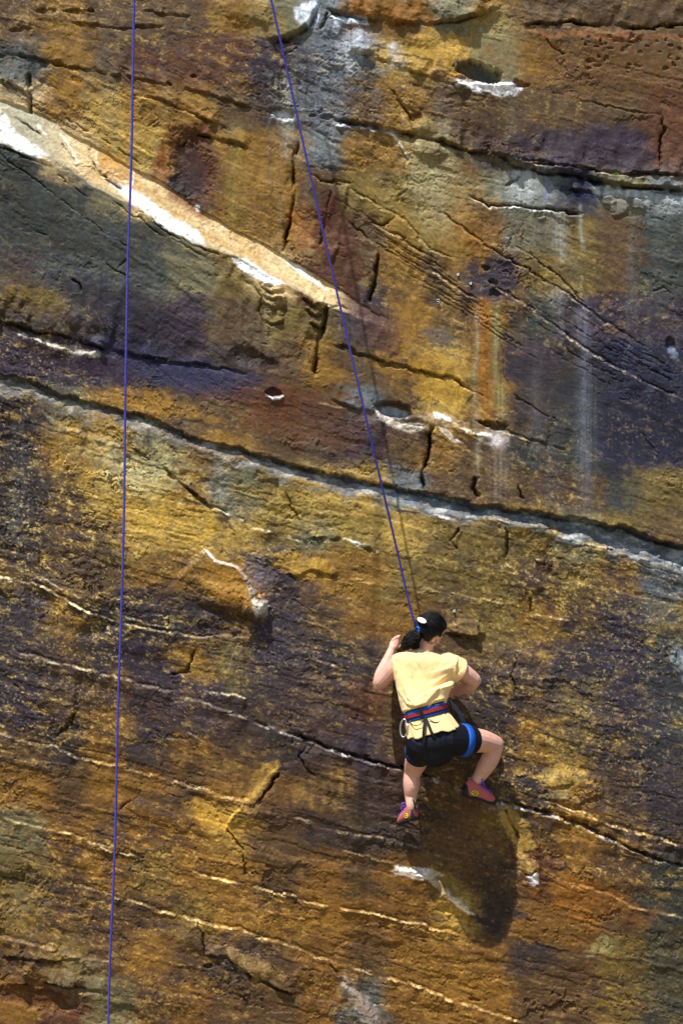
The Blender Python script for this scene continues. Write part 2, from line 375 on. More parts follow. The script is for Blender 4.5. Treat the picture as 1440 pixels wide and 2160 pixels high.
crack([(1375, 620), (1400, 612), (1415, 618)], 3, 2.4); crack([(1350, 915), (1390, 960)], 2, 2)
# dark grey wall on the left and ledge D
bump(200, 640, 260, 60, 12, 8, 1.3)
D1 = [(-60, 660), (0, 674), (60, 692), (130, 704), (190, 724), (232, 736)]
over(D1, 12, 60, 2.2, .03); ledge([(30, 702), (80, 716), (150, 738), (178, 745), (232, 738)], 9, 16, 4, (222, 214, 196), .9, 7)
over([(232, 738), (300, 752), (370, 762), (450, 775), (545, 792)], 6, 50); crack([(370, 762), (450, 775), (510, 784)], 4, 2.5)
crack([(150, 590), (170, 600), (175, 620)], 4, 3); dent(525, 752, 26, 20, 10, 9, .9, .4); dent(568, 768, 26, 10, 40, 6, .9, .4)
crack([(215, 545), (245, 575), (285, 592)], 2.4, 2)
crack([(40, 480), (70, 488), (100, 500)], 3, 2.4); crack([(245, 580), (270, 545)], 2.5, 2.4)

# the main break: upper bed hangs over a pale recess
D = np.interp(U, [-900, 0, 250, 700, 1050, 1250, 1440, 2400], [10, 11, 9, 10, 15, 28, 34, 34]).astype(np.float32) * (1 + .35 * fbm(U0 / 55, V0 / 400, 31, 3))
sm = V - main_top; wd = main_bot - main_top
H += np.where(sm < 0, 5 * np.exp(sm / 40), 0)
ins = sst(-2, 2.5, sm)
pw = np.interp(U, [-900, 500, 1000, 1200, 2400], [1.0, 1.0, 1.8, 4.0, 4.0])
rec = -(D) * (1 - np.clip(sm / np.maximum(wd, 5), 0, 1) ** pw)
H += ins * np.where(sm < wd, rec, 0)
H += sst(-6, 4, V - main_bot) * 4 * sst(850, 1150, U) * np.exp(-np.maximum(V - main_bot, 0) / 60)
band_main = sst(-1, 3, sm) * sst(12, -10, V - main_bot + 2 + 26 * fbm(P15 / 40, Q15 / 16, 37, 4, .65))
_f = facets(U0 / 26, V0 / 11, 9); H += band_main * (1.2 * _f[2] + .4 * _f[3] * _f[0]); del _f
H -= band_main * HN * .6
H -= np.interp(U, [0, 900, 1300], [13, 15, 22]).astype(np.float32) * np.exp(-np.abs((sm - 4.5) / 4.2) ** 2.2) * np.clip(.75 + .6 * fbm(U0 / 50, V0 / 300, 38, 3), .3, 1.2)

# ------------------------------------------------------------------ lower wall
ledge([(55, 850), (90, 870), (150, 905), (240, 935), (265, 940)], 5, 40, 4, (175, 175, 150), .4, 8)
E = [(265, 938), (330, 972), (400, 1030), (440, 1062), (480, 1080)]
over(E, 7, 40); crack(E, 5, 2.6)
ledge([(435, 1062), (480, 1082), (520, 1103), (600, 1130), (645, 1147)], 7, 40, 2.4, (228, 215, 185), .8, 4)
crack([(600, 1040), (640, 1110), (655, 1150)], 4, 2.4); step([(588, 1010), (590, 1050), (560, 1066)], -6, 3, 30)
over([(650, 1135), (720, 1135), (800, 1165)], 6, 18); ledge([(720, 1134), (760, 1150), (808, 1168)], 7, 16, 3, (222, 218, 205), .85, 5)
ledge([(870, 1068), (920, 1085), (965, 1098)], 6, 20, 3, (228, 218, 205), .8, 5)
ledge([(1010, 1095), (1060, 1097), (1130, 1103), (1200, 1137), (1290, 1160), (1380, 1182), (1440, 1206)], 5, 30, 2.5, (215, 190, 150), .6, 4)
crack([(968, 1110), (950, 1140), (965, 1155)], 5, 3); step([(970, 1105), (960, 1150)], 5, 4, 40)
crack([(1065, 1112), (1068, 1160), (1060, 1190)], 6, 3); step([(1065, 1112), (1060, 1190)], 4, 3, 50)
ledge([(1060, 1190), (1100, 1208), (1140, 1228)], 4, 30, 2.2, (210, 195, 150), .5); crack([(1145, 1240), (1120, 1262), (1120, 1290)], 5, 3)
step([(1145, 1238), (1122, 1262), (1118, 1290)], 4, 3, 40)
ledge([(720, 1222), (790, 1228), (900, 1240), (985, 1258), (1085, 1275)], 3.5, 30, 1.8, (205, 175, 110), .5, 2.5)
ledge([(880, 1165), (900, 1190), (930, 1195)], 3, 20); over([(600, 1210), (625, 1212), (660, 1200), (690, 1212), (715, 1218)], 5, 20)
ledge([(800, 1310), (830, 1318)], 3, 14, 2, (215, 200, 150), .6); ledge([(1125, 1292), (1160, 1298), (1200, 1310)], 3, 20, 2, (205, 195, 150), .5)
# hold block beside the head
bump(985, 1326, 36, 18, 8, 10, .5, .15); over([(938, 1336), (970, 1340), (1010, 1347)], 8, 24); crack([(1008, 1306), (1012, 1345)], 4, 2.5)
# flake
FL = [(430, 1158), (455, 1182), (500, 1196), (522, 1222), (532, 1258), (562, 1268)]
SOLID = True
ledge(FL, 13, 75, 2.2, (232, 228, 220), .95, 4.5, taper=.05)
step([(562, 1268), (556, 1295), (535, 1308), (505, 1300)], 13, 2.5, 45)
bump(500, 1268, 70, 26, 18, 12, 1.0, .15); dent(480, 1292, 60, 12, 8, 8, .9)
ledge([(530, 1262), (548, 1263), (563, 1268)], 5, 12, 2.4, (225, 225, 225), .95, 6)
SOLID = False
# long bedding ledges of the lower wall
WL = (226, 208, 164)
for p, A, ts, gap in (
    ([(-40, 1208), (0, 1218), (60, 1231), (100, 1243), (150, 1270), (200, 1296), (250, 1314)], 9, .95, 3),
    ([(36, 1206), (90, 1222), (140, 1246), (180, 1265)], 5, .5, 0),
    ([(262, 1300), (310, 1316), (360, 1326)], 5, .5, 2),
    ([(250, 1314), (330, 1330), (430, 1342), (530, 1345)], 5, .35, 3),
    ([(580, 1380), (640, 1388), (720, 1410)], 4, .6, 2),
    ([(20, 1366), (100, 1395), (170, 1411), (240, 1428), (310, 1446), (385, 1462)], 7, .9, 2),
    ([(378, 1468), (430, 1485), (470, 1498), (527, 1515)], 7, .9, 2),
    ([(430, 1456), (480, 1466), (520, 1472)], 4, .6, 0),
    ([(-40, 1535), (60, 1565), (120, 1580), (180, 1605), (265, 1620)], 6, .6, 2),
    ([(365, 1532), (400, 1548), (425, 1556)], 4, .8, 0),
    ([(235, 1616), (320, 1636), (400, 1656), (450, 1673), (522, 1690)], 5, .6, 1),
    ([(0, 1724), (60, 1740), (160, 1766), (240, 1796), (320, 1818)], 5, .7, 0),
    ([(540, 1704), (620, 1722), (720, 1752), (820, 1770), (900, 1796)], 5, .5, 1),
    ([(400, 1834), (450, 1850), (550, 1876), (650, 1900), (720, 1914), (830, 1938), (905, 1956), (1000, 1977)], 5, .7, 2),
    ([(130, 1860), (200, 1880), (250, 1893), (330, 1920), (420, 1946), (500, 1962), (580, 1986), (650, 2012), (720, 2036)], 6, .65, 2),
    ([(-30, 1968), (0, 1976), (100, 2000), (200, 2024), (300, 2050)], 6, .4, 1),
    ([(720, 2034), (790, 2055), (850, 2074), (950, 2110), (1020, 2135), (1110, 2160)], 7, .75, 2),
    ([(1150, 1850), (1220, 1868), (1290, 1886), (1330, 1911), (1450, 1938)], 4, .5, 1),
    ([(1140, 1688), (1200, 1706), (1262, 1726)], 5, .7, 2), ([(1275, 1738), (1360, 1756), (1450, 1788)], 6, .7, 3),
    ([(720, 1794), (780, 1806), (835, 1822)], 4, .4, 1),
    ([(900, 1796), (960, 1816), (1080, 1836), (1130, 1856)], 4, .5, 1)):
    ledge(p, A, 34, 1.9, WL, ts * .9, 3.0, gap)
K = [(525, 1514), (600, 1540), (650, 1558), (720, 1583), (780, 1600), (850, 1619), (950, 1650), (1000, 1668), (1045, 1685), (1100, 1698), (1200, 1728), (1330, 1786), (1470, 1840)]
crack(K, 9, 3.4); over(K, 6, 30); ledge([(a, b + 5) for a, b in K], 7, 40, 2.4, (215, 215, 215), .75, 4)
hook = [(622, 1540), (640, 1552), (646, 1570), (630, 1592), (640, 1615), (672, 1642)]
crack(hook, 5, 2.4); step(hook, -4, 3, 30)
crack([(160, 1500), (150, 1530), (120, 1556)], 6, 3); step([(162, 1440), (160, 1500), (120, 1556)], 4, 4, 50)
# wedge and its crack
W1 = [(480, 1752), (488, 1722), (518, 1688), (540, 1662), (575, 1628), (590, 1612)]
step(W1, 6, 3, 40); crack([(592, 1630), (560, 1668), (540, 1694), (530, 1738)], 9, 3.6); crack([(480, 1752), (500, 1775), (515, 1798)], 7, 3)
crack([(515, 1798), (514, 1830), (522, 1850)], 3, 2.6)
bump(545, 1700, 40, 26, -40, 6)
crack([(250, 1710), (275, 1688)], 4, 3); dent(35, 1880, 60, 36, 0, 8, .9, .5)
crack([(0, 1852), (50, 1860), (54, 1832)], 6, 3); step([(0, 1840), (48, 1862), (60, 1830)], -6, 3, 30)
# blocks near the foot of the picture
BK = [(415, 1942), (424, 1975), (428, 2008)]; step(BK, 5, 3, 60); crack(BK, 4, 2.4)
step([(578, 1986), (582, 2040), (582, 2078)], -5, 2.5, 50)
over([(430, 2010), (480, 2022), (530, 2060), (590, 2086), (640, 2100)], 9, 40)
over([(0, 2020), (100, 2024), (180, 2020)], 6, 40); over([(20, 2080), (100, 2075), (170, 2080), (230, 2092)], 10, 60)
dent(80, 2110, 90, 20, 8, 9, .8, .4); dent(265, 2140, 40, 16, 20, 8, .9, .4); bump(120, 2040, 60, 34, 0, 9, 1.0, .4)
ledge([(50, 2050), (90, 2075)], 4, 14, 2, (225, 205, 130), .6); ledge([(165, 2096), (200, 2092), (225, 2090)], 4, 14, 2, (225, 195, 110), .5)
dent(440, 2040, 10, 5, 0, 9, .6); dent(1000, 2112, 12, 5, 10, 7, .6); crack([(1316, 2060), (1320, 2090), (1340, 2130)], 3, 2.5)
step([(720, 2076), (745, 2090), (790, 2145), (800, 2165)], 9, 5, 40); over([(700, 2030), (725, 2055), (722, 2100)], 6, 20)
# white ridge and pale groove below the right shoe
RG = [(832, 1831), (870, 1836), (902, 1840), (930, 1866), (970, 1896), (1002, 1934)]
ledge(RG, 12, 40, 4, (236, 232, 228), .95, 7, taper=.06)
dent(1000, 1900, 80, 55, 40, 14, 1.1, .15)
bump(1090, 1770, 30, 110, -28, 9, .9, .2); crack([(1062, 1700), (1078, 1735), (1096, 1772)], 6, 3); crack([(1105, 1848), (1120, 1845), (1132, 1834)], 8, 3)
bump(1195, 1660, 60, 34, -8, 8, .6, .3); over([(1140, 1658), (1180, 1656), (1215, 1650)], 6, 20)
ledge([(1415, 1352), (1425, 1390), (1440, 1420)], 6, 20, 4)
bump(1100, 1420, 60, 50, 0, 6, 1.2, .4); crack([(1090, 1390), (1078, 1425), (1090, 1460)], 4, 3)
crack([(1050, 1520), (1060, 1545), (1066, 1575)], 3, 2.4)
crack([(410, 1370), (400, 1405), (396, 1415), (360, 1425)], 6, 3)
crack([(30, 1440), (60, 1470)], 2, 2.4); dent(195, 1330, 40, 16, -20, 6, .9, .5); dent(85, 1180, 6, 9, 0, 6)

# ------------------------------------------------------------------ stone colours: a loose map of the varnish, rust and clean sandstone
PAL = {'o': (138, 103, 50), 'y': (166, 136, 74), 'b': (100, 77, 52), 'd': (70, 58, 56), 'p': (66, 54, 68), 'n': (48, 51, 80), 'g': (116, 110, 84),
       'k': (70, 74, 70), 'l': (106, 110, 112), 't': (190, 164, 120), 'w': (225, 226, 226), 'r': (102, 66, 44), 'm': (126, 92, 46), 'v': (120, 100, 56)}
ROWS = '''
bobbboglmmgobbbb
kobrrrpllyogobbb
toyoobdlbobbbbbr
ktyyroolooبdpppr
kkgtdoobvvoglngl
kkkkgoorbovmgvbk
dkkkgvtrbobpvvbk
ddnppbvvpobmkppp
ppnnpdboboympdnn
dgoobbrblbymdknn
doygbobbpbmbkknn
dbyyogvyylbbbbkv
dbbyyyvgvyvvvgvb
bbbmmopoovvvbvol
dodddmpbmmbvobpv
dbdpovpddbbbbdpk
pbmppdddrbbdbvpk
bdmdmbddpbbdovdk
obombooyddbbdobd
gmbmmybddddvbobd
vbovoobmbmvdrmbk
vbbbvooommydmmbk
bvbobdbmboomdbvk
mrgbmbbmlmoobbvk
'''.replace('ب', 'b').split()
cells = np.array([[srgb(PAL[c]) for c in r[:16].ljust(16, 'b')] for r in ROWS], np.float32)
wu = U0 + 66 * fbm(P15 / 150, Q15 / 62, 51, 7, .8); wv = V0 + 56 * fbm(P15 / 150, Q15 / 62, 57, 7, .8)
cx = np.clip(wu / 90 - .5, 0, 14.999); cy = np.clip(wv / 90 - .5, 0, 22.999)
ix = cx.astype(np.int32); iy = cy.astype(np.int32); fx = cx - ix; fy = cy - iy
fx = sst(.24, .76, fx)[..., None]; fy = sst(.24, .76, fy)[..., None]
C = (cells[iy, ix] * (1 - fx) + cells[iy, ix + 1] * fx) * (1 - fy) + (cells[iy + 1, ix] * (1 - fx) + cells[iy + 1, ix + 1] * fx) * fy
del fx, fy, ix, iy, cx, cy, wu, wv
def mix(m, c):
    global C
    C += (srgb(c) - C) * np.clip(m, 0, 1)[..., None]
# mottling: flecks where the varnish has flaked, and films where it stays
fl = fbm(P15 / 30, Q15 / 15, 61, 5, .8)
def soft(cx_, cy_, rx_, ry_): return np.exp(-(((U0 - cx_) / rx_) ** 2 + ((V0 - cy_) / ry_) ** 2))
mot = np.clip(.28 + .22 * low + .8 * soft(1240, 1370, 260, 330) + .75 * soft(150, 1080, 300, 330) + .4 * soft(640, 1420, 160, 120) + .35 * soft(330, 90, 260, 120) + .6 * fbm(U0 / 200, V0 / 150, 63, 3), .1, 1.05)
mix(.6 * mot * sst(.08, .4, fl), (164, 134, 74))
mix(.6 * mot * sst(-.06, -.36, fl), (56, 48, 58))
f2 = fbm(P15 / 10, Q15 / 5.5, 65, 3, .75)
mix(.7 * mot * sst(.26, .5, f2) * sst(-.35, .1, fl), (198, 174, 112))
mix(.6 * mot * sst(-.24, -.5, f2), (46, 40, 48))
lam = fbm(P32 / 220, Q32 / 7, 67, 3, .6)
C *= (1 + .34 * lam * cross)[..., None]
lam = fbm(P15 / 200, Q15 / 8, 69, 3, .6)
C *= (1 + .26 * lam)[..., None]
wash = fbm((U0 + 2.5 * WX) / 22, V0 / 260, 73, 4, .6)       # faint water marks run straight down
mix(.16 * sst(.15, .5, wash) * sst(1250, 900, V), (120, 122, 110))
mix(.25 * sst(.12, .5, -wash) * sst(1250, 900, V), (64, 52, 48))

# particular stains, and brown painted in to tone the climber's shadow
stain(345, 340, 20, 60, 15, (120, 60, 22), .8, 1.0, .3); stain(395, 285, 45, 16, -20, (96, 48, 22), .85, 1.0, .3); stain(430, 390, 34, 60, -20, (96, 52, 26), .8, 1.0, .4)
stain(395, 360, 32, 56, -15, (64, 46, 50), .9, .8, .3)
stain(60, 640, 90, 26, 5, (150, 122, 56), .6); stain(110, 620, 190, 26, 8, (120, 100, 52), .4)
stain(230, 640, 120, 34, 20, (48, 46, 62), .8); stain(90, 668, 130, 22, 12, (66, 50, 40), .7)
stain(650, 500, 34, 50, -30, (176, 150, 100), .5, .9, .6, 16); stain(640, 480, 40, 40, 0, (160, 92, 30), .5, 1.2)
stain(712, 520, 44, 110, -14, (98, 58, 40), .85, .7, .35); stain(690, 440, 18, 44, 10, (96, 50, 44), .7)
stain(795, 690, 60, 44, 25, (96, 66, 58), .75, .8, .3)
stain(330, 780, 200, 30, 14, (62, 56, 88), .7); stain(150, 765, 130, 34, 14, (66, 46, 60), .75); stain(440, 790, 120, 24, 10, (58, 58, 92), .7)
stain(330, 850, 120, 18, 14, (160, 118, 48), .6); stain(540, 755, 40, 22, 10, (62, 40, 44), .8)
stain(640, 880, 150, 50, 12, (118, 70, 40), .6); stain(780, 905, 120, 30, 14, (80, 58, 54), .6)
stain(1350, 860, 150, 90, 20, (46, 46, 66), .8, 1.0, .4, 60); stain(1180, 830, 90, 80, 20, (64, 62, 64), .6)
stain(1260, 330, 150, 22, 8, (64, 50, 54), .7, 1.0, .7); stain(1040, 300, 60, 26, 15, (84, 58, 44), .7)
stain(1040, 100, 60, 70, 10, (150, 142, 100), .6, 1.0, .4); stain(930, 105, 60, 36, 20, (196, 156, 76), .6)
stain(835, 28, 90, 22, 5, (140, 92, 36), .7); stain(735, 90, 30, 40, 0, (128, 128, 132), .5)
stain(655, 30, 18, 26, 20, (214, 220, 230), .85, .7, .3); stain(560, 50, 40, 36, 0, (150, 124, 66), .6)
stain(1240, 130, 200, 60, 5, (128, 88, 46), .5); stain(1300, 78, 160, 8, 2, (170, 112, 78), .5)
stain(1020, 560, 40, 30, 30, (60, 58, 62), .6); stain(1045, 615, 26, 16, 30, (52, 50, 60), .8)
stain(925, 800, 60, 50, 20, (168, 128, 50), .7); stain(880, 700, 40, 60, -20, (156, 116, 50), .6); stain(925, 715, 34, 18, 15, (92, 92, 96), .6)
stain(965, 520, 40, 60, -30, (160, 104, 40), .5)
streak(1018, 630, 1022, 890, 15, 14, (162, 106, 44), .85, 1); streak(1003, 640, 1003, 1040, 5, 8, (160, 150, 122), .45, 2); streak(1045, 640, 1055, 900, 9, 11, (146, 140, 98), .75, 3)
streak(1012, 640, 1014, 720, 8, 5, (110, 60, 66), .6, 4); streak(1055, 880, 1050, 1060, 16, 18, (140, 124, 108), .6, 5)
streak(1232, 640, 1232, 1080, 18, 20, (120, 124, 136), .42, 6); streak(1224, 430, 1226, 540, 6, 6, (150, 152, 140), .6, 7); streak(1175, 600, 1185, 720, 18, 10, (128, 128, 128), .4, 8)
streak(1100, 360, 1100, 430, 30, 34, (170, 172, 172), .75, 9); streak(1150, 370, 1150, 432, 6, 6, (120, 122, 170), .6, 10); streak(1205, 385, 1205, 470, 18, 14, (54, 52, 56), .6, 11)
streak(1070, 440, 1080, 540, 40, 40, (126, 124, 112), .6, 12); streak(875, 300, 900, 500, 20, 30, (160, 150, 110), .5, 13); streak(1160, 450, 1160, 520, 36, 30, (122, 122, 118), .5, 14)
streak(600, 150, 610, 340, 26, 22, (150, 150, 140), .5, 15); streak(690, 60, 695, 270, 30, 40, (104, 110, 122), .5, 16); streak(760, 60, 760, 130, 26, 20, (170, 174, 182), .6, 17)
streak(505, 250, 480, 540, 20, 30, (140, 128, 70), .3, 18); streak(640, 100, 640, 230, 20, 20, (66, 60, 76), .5, 19)
streak(40, 880, 36, 1160, 16, 24, (92, 96, 96), .5, 20); streak(100, 850, 100, 1010, 30, 20, (88, 60, 52), .5, 21); streak(465, 950, 465, 1100, 16, 30, (128, 128, 118), .55, 22)
streak(490, 1340, 500, 1470, 26, 26, (150, 132, 80), .5, 23); streak(720, 80, 735, 160, 16, 20, (190, 194, 200), .4, 24); streak(1380, 1200, 1400, 1330, 40, 60, (90, 100, 108), .45, 25)
for (a, b, c_, d_, w0_, w1_, col_, k_) in ((960, 470, 950, 700, 14, 20, (150, 116, 62), .4), (1090, 560, 1096, 760, 12, 16, (124, 94, 66), .45), (1130, 700, 1134, 980, 10, 18, (98, 92, 92), .4), (1180, 440, 1186, 560, 14, 12, (170, 168, 160), .45),
        (1290, 430, 1296, 640, 20, 26, (110, 80, 60), .4), (1330, 450, 1334, 700, 8, 14, (104, 108, 104), .4), (1390, 450, 1396, 720, 22, 26, (84, 88, 84), .45), (830, 90, 836, 150, 12, 16, (196, 198, 200), .5), (920, 350, 930, 500, 20, 22, (164, 156, 126), .4),
        (1000, 350, 1004, 430, 14, 14, (150, 110, 60), .4), (560, 560, 556, 740, 14, 18, (150, 140, 104), .35), (460, 540, 450, 700, 20, 24, (116, 104, 74), .35), (340, 620, 346, 760, 12, 20, (64, 58, 70), .45), (180, 560, 176, 690, 14, 20, (60, 58, 66), .45),
        (700, 890, 704, 1000, 30, 40, (88, 66, 60), .4), (1160, 930, 1164, 1070, 16, 26, (94, 88, 92), .45), (600, 1240, 606, 1480, 26, 40, (62, 56, 66), .45), (880, 1100, 884, 1260, 20, 24, (150, 128, 74), .3), (1300, 1170, 1306, 1420, 24, 40, (74, 68, 76), .4), (1390, 1480, 1394, 1760, 40, 60, (64, 62, 78), .5),
        (300, 1380, 304, 1560, 24, 36, (80, 62, 62), .4), (60, 1240, 66, 1440, 30, 40, (70, 60, 66), .4), (170, 850, 166, 1010, 24, 30, (100, 76, 56), .4)):
    streak(a, b, c_, d_, w0_, w1_, col_, k_, int(a) % 29)
stain(250, 985, 110, 30, 30, (176, 170, 134), .55, .9, .8, 14); stain(330, 1000, 60, 60, 30, (168, 158, 112), .5, .9, .8, 14); stain(160, 950, 60, 60, 30, (176, 138, 60), .5, .9, .8, 18)
stain(345, 1090, 110, 40, 10, (190, 152, 70), .6, .9, .6, 20); stain(670, 1090, 130, 46, 14, (168, 142, 76), .5); area([(440, 1165), (470, 1190), (508, 1206), (520, 1235), (530, 1262), (500, 1272), (440, 1262), (420, 1220)], (158, 118, 54), .7, 8); vein([(430, 1158), (455, 1182), (500, 1196), (522, 1222), (532, 1258)], (228, 224, 214), .9, 3); area([(530, 1260), (564, 1266), (560, 1290), (545, 1304), (536, 1290)], (196, 190, 178), .9, 3)
stain(505, 1235, 60, 40, 30, (152, 106, 46), .7); stain(455, 1290, 110, 22, 10, (66, 54, 54), .6)
stain(545, 1210, 26, 40, -20, (122, 112, 116), .7, .8, .5, 14); stain(557, 1284, 10, 16, 0, (196, 190, 176), .9, .6, .2); stain(610, 1230, 60, 40, 10, (80, 64, 62), .6); stain(635, 1190, 60, 22, 14, (176, 138, 62), .8, .5, .5, 16)
area([(590, 1608), (578, 1632), (545, 1668), (520, 1700), (492, 1726), (482, 1758), (474, 1752), (486, 1716), (520, 1680), (545, 1650), (560, 1624)], (194, 160, 88), .85, 4); area([(385, 1692), (420, 1702), (462, 1728), (474, 1750), (452, 1752), (420, 1726)], (184, 148, 74), .75, 6)
stain(440, 1720, 52, 26, 28, (186, 150, 76), .75, .4, .4); stain(560, 1632, 40, 16, -48, (190, 158, 84), .8, .5, .4); stain(640, 1680, 130, 60, 10, (76, 54, 44), .6)
stain(345, 1700, 60, 18, 10, (70, 66, 66), .5); stain(400, 1500, 120, 40, 14, (92, 66, 62), .5)
area([(1046, 1694), (1062, 1700), (1086, 1752), (1094, 1776), (1082, 1782), (1064, 1750), (1050, 1722)], (178, 152, 92), .8, 3); area([(1082, 1786), (1096, 1780), (1112, 1815), (1130, 1838), (1112, 1846), (1094, 1822)], (184, 156, 98), .8, 3); area([(834, 1828), (870, 1832), (902, 1838), (926, 1862), (966, 1896), (1000, 1930), (990, 1932), (950, 1900), (912, 1868), (892, 1844), (850, 1838)], (228, 224, 216), .8, 3)
stain(1090, 1745, 22, 60, -28, (172, 146, 84), .75, .6, .3); stain(1112, 1830, 26, 24, 40, (184, 158, 112), .7); stain(1040, 1700, 26, 16, 0, (130, 126, 130), .5); stain(1125, 1852, 14, 14, 0, (206, 210, 224), .8)
stain(1180, 1635, 50, 30, -10, (176, 154, 88), .7, .4, .4); stain(1165, 1675, 40, 14, -5, (150, 140, 104), .7)
stain(560, 1380, 90, 90, 10, (66, 58, 68), .55); stain(660, 1490, 110, 70, 14, (84, 62, 56), .5); stain(760, 1660, 120, 60, 10, (78, 58, 52), .55); stain(1250, 1440, 140, 110, 10, (60, 56, 68), .5); stain(1360, 1640, 120, 90, 12, (60, 56, 66), .55); stain(230, 1440, 140, 40, 12, (70, 58, 66), .5); stain(470, 1530, 90, 36, 10, (70, 58, 62), .5); stain(70, 1330, 70, 60, 10, (74, 64, 66), .5)
stain(970, 1790, 90, 100, 0, (112, 84, 56), .75); stain(1040, 1860, 60, 60, 30, (84, 68, 56), .6); stain(960, 1880, 60, 16, 40, (160, 140, 80), .6); stain(1270, 1990, 40, 14, -20, (170, 165, 120), .6)  # the browns lie where the climber's shadow falls, its shade put into the colour
stain(880, 1840, 44, 8, 6, (225, 226, 232), .6); stain(760, 2112, 16, 54, -38, (176, 162, 160), .65, .7, .7); stain(1250, 1900, 110, 40, 14, (164, 108, 46), .5)
stain(500, 2000, 80, 30, 14, (110, 92, 84), .6); stain(540, 2040, 60, 20, 20, (176, 152, 104), .6); stain(70, 2105, 90, 22, 4, (90, 50, 30), .7); stain(160, 2070, 50, 40, 10, (132, 132, 110), .5)
stain(50, 1830, 50, 80, 0, (112, 108, 84), .5); stain(1430, 1394, 12, 34, -14, (150, 160, 168), .6); stain(1400, 2050, 90, 90, 0, (96, 88, 62), .5)
stain(1395, 1050, 90, 60, 10, (120, 104, 66), .6); stain(930, 885, 50, 12, 14, (196, 170, 140), .6); stain(1040, 925, 30, 18, 10, (190, 182, 178), .6); stain(830, 868, 34, 12, 8, (168, 176, 184), .8, .5, .2)
stain(1005, 150, 46, 14, 16, (84, 92, 92), .8, .5, .2); stain(925, 370, 60, 110, -14, (158, 150, 112), .55); stain(1110, 400, 60, 36, 0, (150, 152, 140), .5); stain(1000, 470, 50, 60, -20, (150, 104, 48), .5)
stain(870, 470, 120, 40, 34, (148, 124, 66), .5)
stain(1350, 412, 110, 10, 8, (186, 194, 200), .75, .7, .4); stain(1310, 430, 40, 20, 0, (128, 128, 122), .6); stain(1400, 430, 34, 18, 0, (146, 150, 144), .6)
stain(45, 150, 34, 50, 0, (110, 112, 104), .6); stain(160, 740, 60, 7, 12, (220, 210, 188), .5)

# the smooth pale band and the recess of the main break keep their own stone
n1 = fbm(P32 / 90, Q32 / 30, 81, 4); wp = fbm(P32 / 60, Q32 / 16, 83, 4, .6)
mix(bm * sst(780, 700, U), (200, 176, 134)); mix(bm * sst(700, 780, U), (122, 92, 84))
mix(bm * .8 * sst(-.25, .35, n1) * sst(1, .6, tb) * sst(150, 230, U) * sst(720, 600, U) * .8, (180, 140, 86)); mix(bm * sst(190, 60, U) * .8, (160, 156, 136))
mix(bm * sst(64, 26, np.abs(U - 395)) * sst(.42, .05, tb) * .85, (128, 78, 44))
mix(bm * .5 * sst(.8, 1.0, tb), (120, 112, 92))
lo_n = fbm(U0 / 30, V0 / 14, 85, 4, .6)
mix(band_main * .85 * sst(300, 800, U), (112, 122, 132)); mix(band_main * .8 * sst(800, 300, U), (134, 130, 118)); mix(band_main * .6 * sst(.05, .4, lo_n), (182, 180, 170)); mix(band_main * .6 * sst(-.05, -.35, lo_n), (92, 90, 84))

PAINT2_FROM = len(PAINT)
WH = (234, 234, 232)
area([(-40, 236), (0, 245), (12, 240), (35, 280), (60, 295), (80, 310), (106, 331), (85, 336), (40, 322), (20, 305), (0, 300), (-40, 280)], WH, .95, 6)
area([(220, 378), (270, 395), (300, 410), (360, 455), (420, 488), (431, 520), (400, 512), (350, 482), (300, 446), (275, 425), (250, 400)], WH, .92, 6)
area([(488, 546), (520, 548), (560, 575), (590, 591), (603, 599), (575, 603), (540, 589), (505, 568)], (240, 240, 240), .95, 4)
area([(596, 541), (625, 555), (660, 585), (692, 612), (668, 602), (630, 576)], WH, .8); area([(410, 432), (418, 434), (424, 446), (414, 444)], WH, .9)
for p in ([(128, 278), (150, 310), (166, 346)], [(200, 318), (206, 345), (222, 366), (270, 386)], [(286, 360), (280, 380), (276, 396)], [(446, 466), (464, 480), (484, 482), (488, 505), (492, 520)], [(238, 388), (246, 368), (262, 364), (270, 378)], [(80, 262), (100, 290)]): vein(p, (226, 218, 200), .8)
for p in ([(95, 330), (200, 398), (245, 420)], [(190, 306), (194, 345), (230, 384), (262, 402)], [(30, 245), (60, 262), (92, 290), (112, 294)]): vein(p, (96, 98, 88), .7, 3)
area([(205, 318), (240, 325), (275, 345), (278, 376), (250, 386), (222, 372), (204, 345)], (186, 140, 78), .7, 4)
vein([(488, 532), (520, 528), (560, 516)], (120, 96, 62), .5, 2.5)
area([(790, 866), (806, 872), (830, 884), (880, 895), (905, 905), (860, 912), (820, 898), (796, 884)], (206, 194, 178), .8, 3); area([(912, 868), (925, 872), (950, 882), (945, 890), (918, 884)], WH, .8); area([(920, 898), (940, 905), (960, 925), (975, 935), (955, 932), (935, 916)], (220, 206, 186), .7)
area([(1010, 912), (1050, 916), (1062, 930), (1050, 945), (1030, 930)], (206, 198, 194), .8, 3); area([(568, 836), (580, 845), (598, 836), (592, 844), (575, 846)], WH, .9)
area([(700, 66), (705, 34), (735, 34), (772, 40), (778, 54), (745, 50), (720, 54), (712, 74)], (196, 204, 214), .85, 3); area([(618, 22), (640, 14), (660, 24), (650, 46), (632, 56), (622, 42)], (204, 210, 222), .85, 4)
area([(575, 236), (600, 232), (620, 246), (616, 262), (592, 256)], (180, 182, 184), .8, 4)
vein([(800, 272), (830, 285), (850, 310), (862, 336)], (216, 212, 200), .8, 3); vein([(720, 257), (760, 268), (800, 272), (850, 285)], (222, 220, 214), .75, 2.6)
def apply_paint(a=0, b=None):
    for sl, m, c in PAINT[a:b]: C[sl] += (c - C[sl]) * m[..., None]
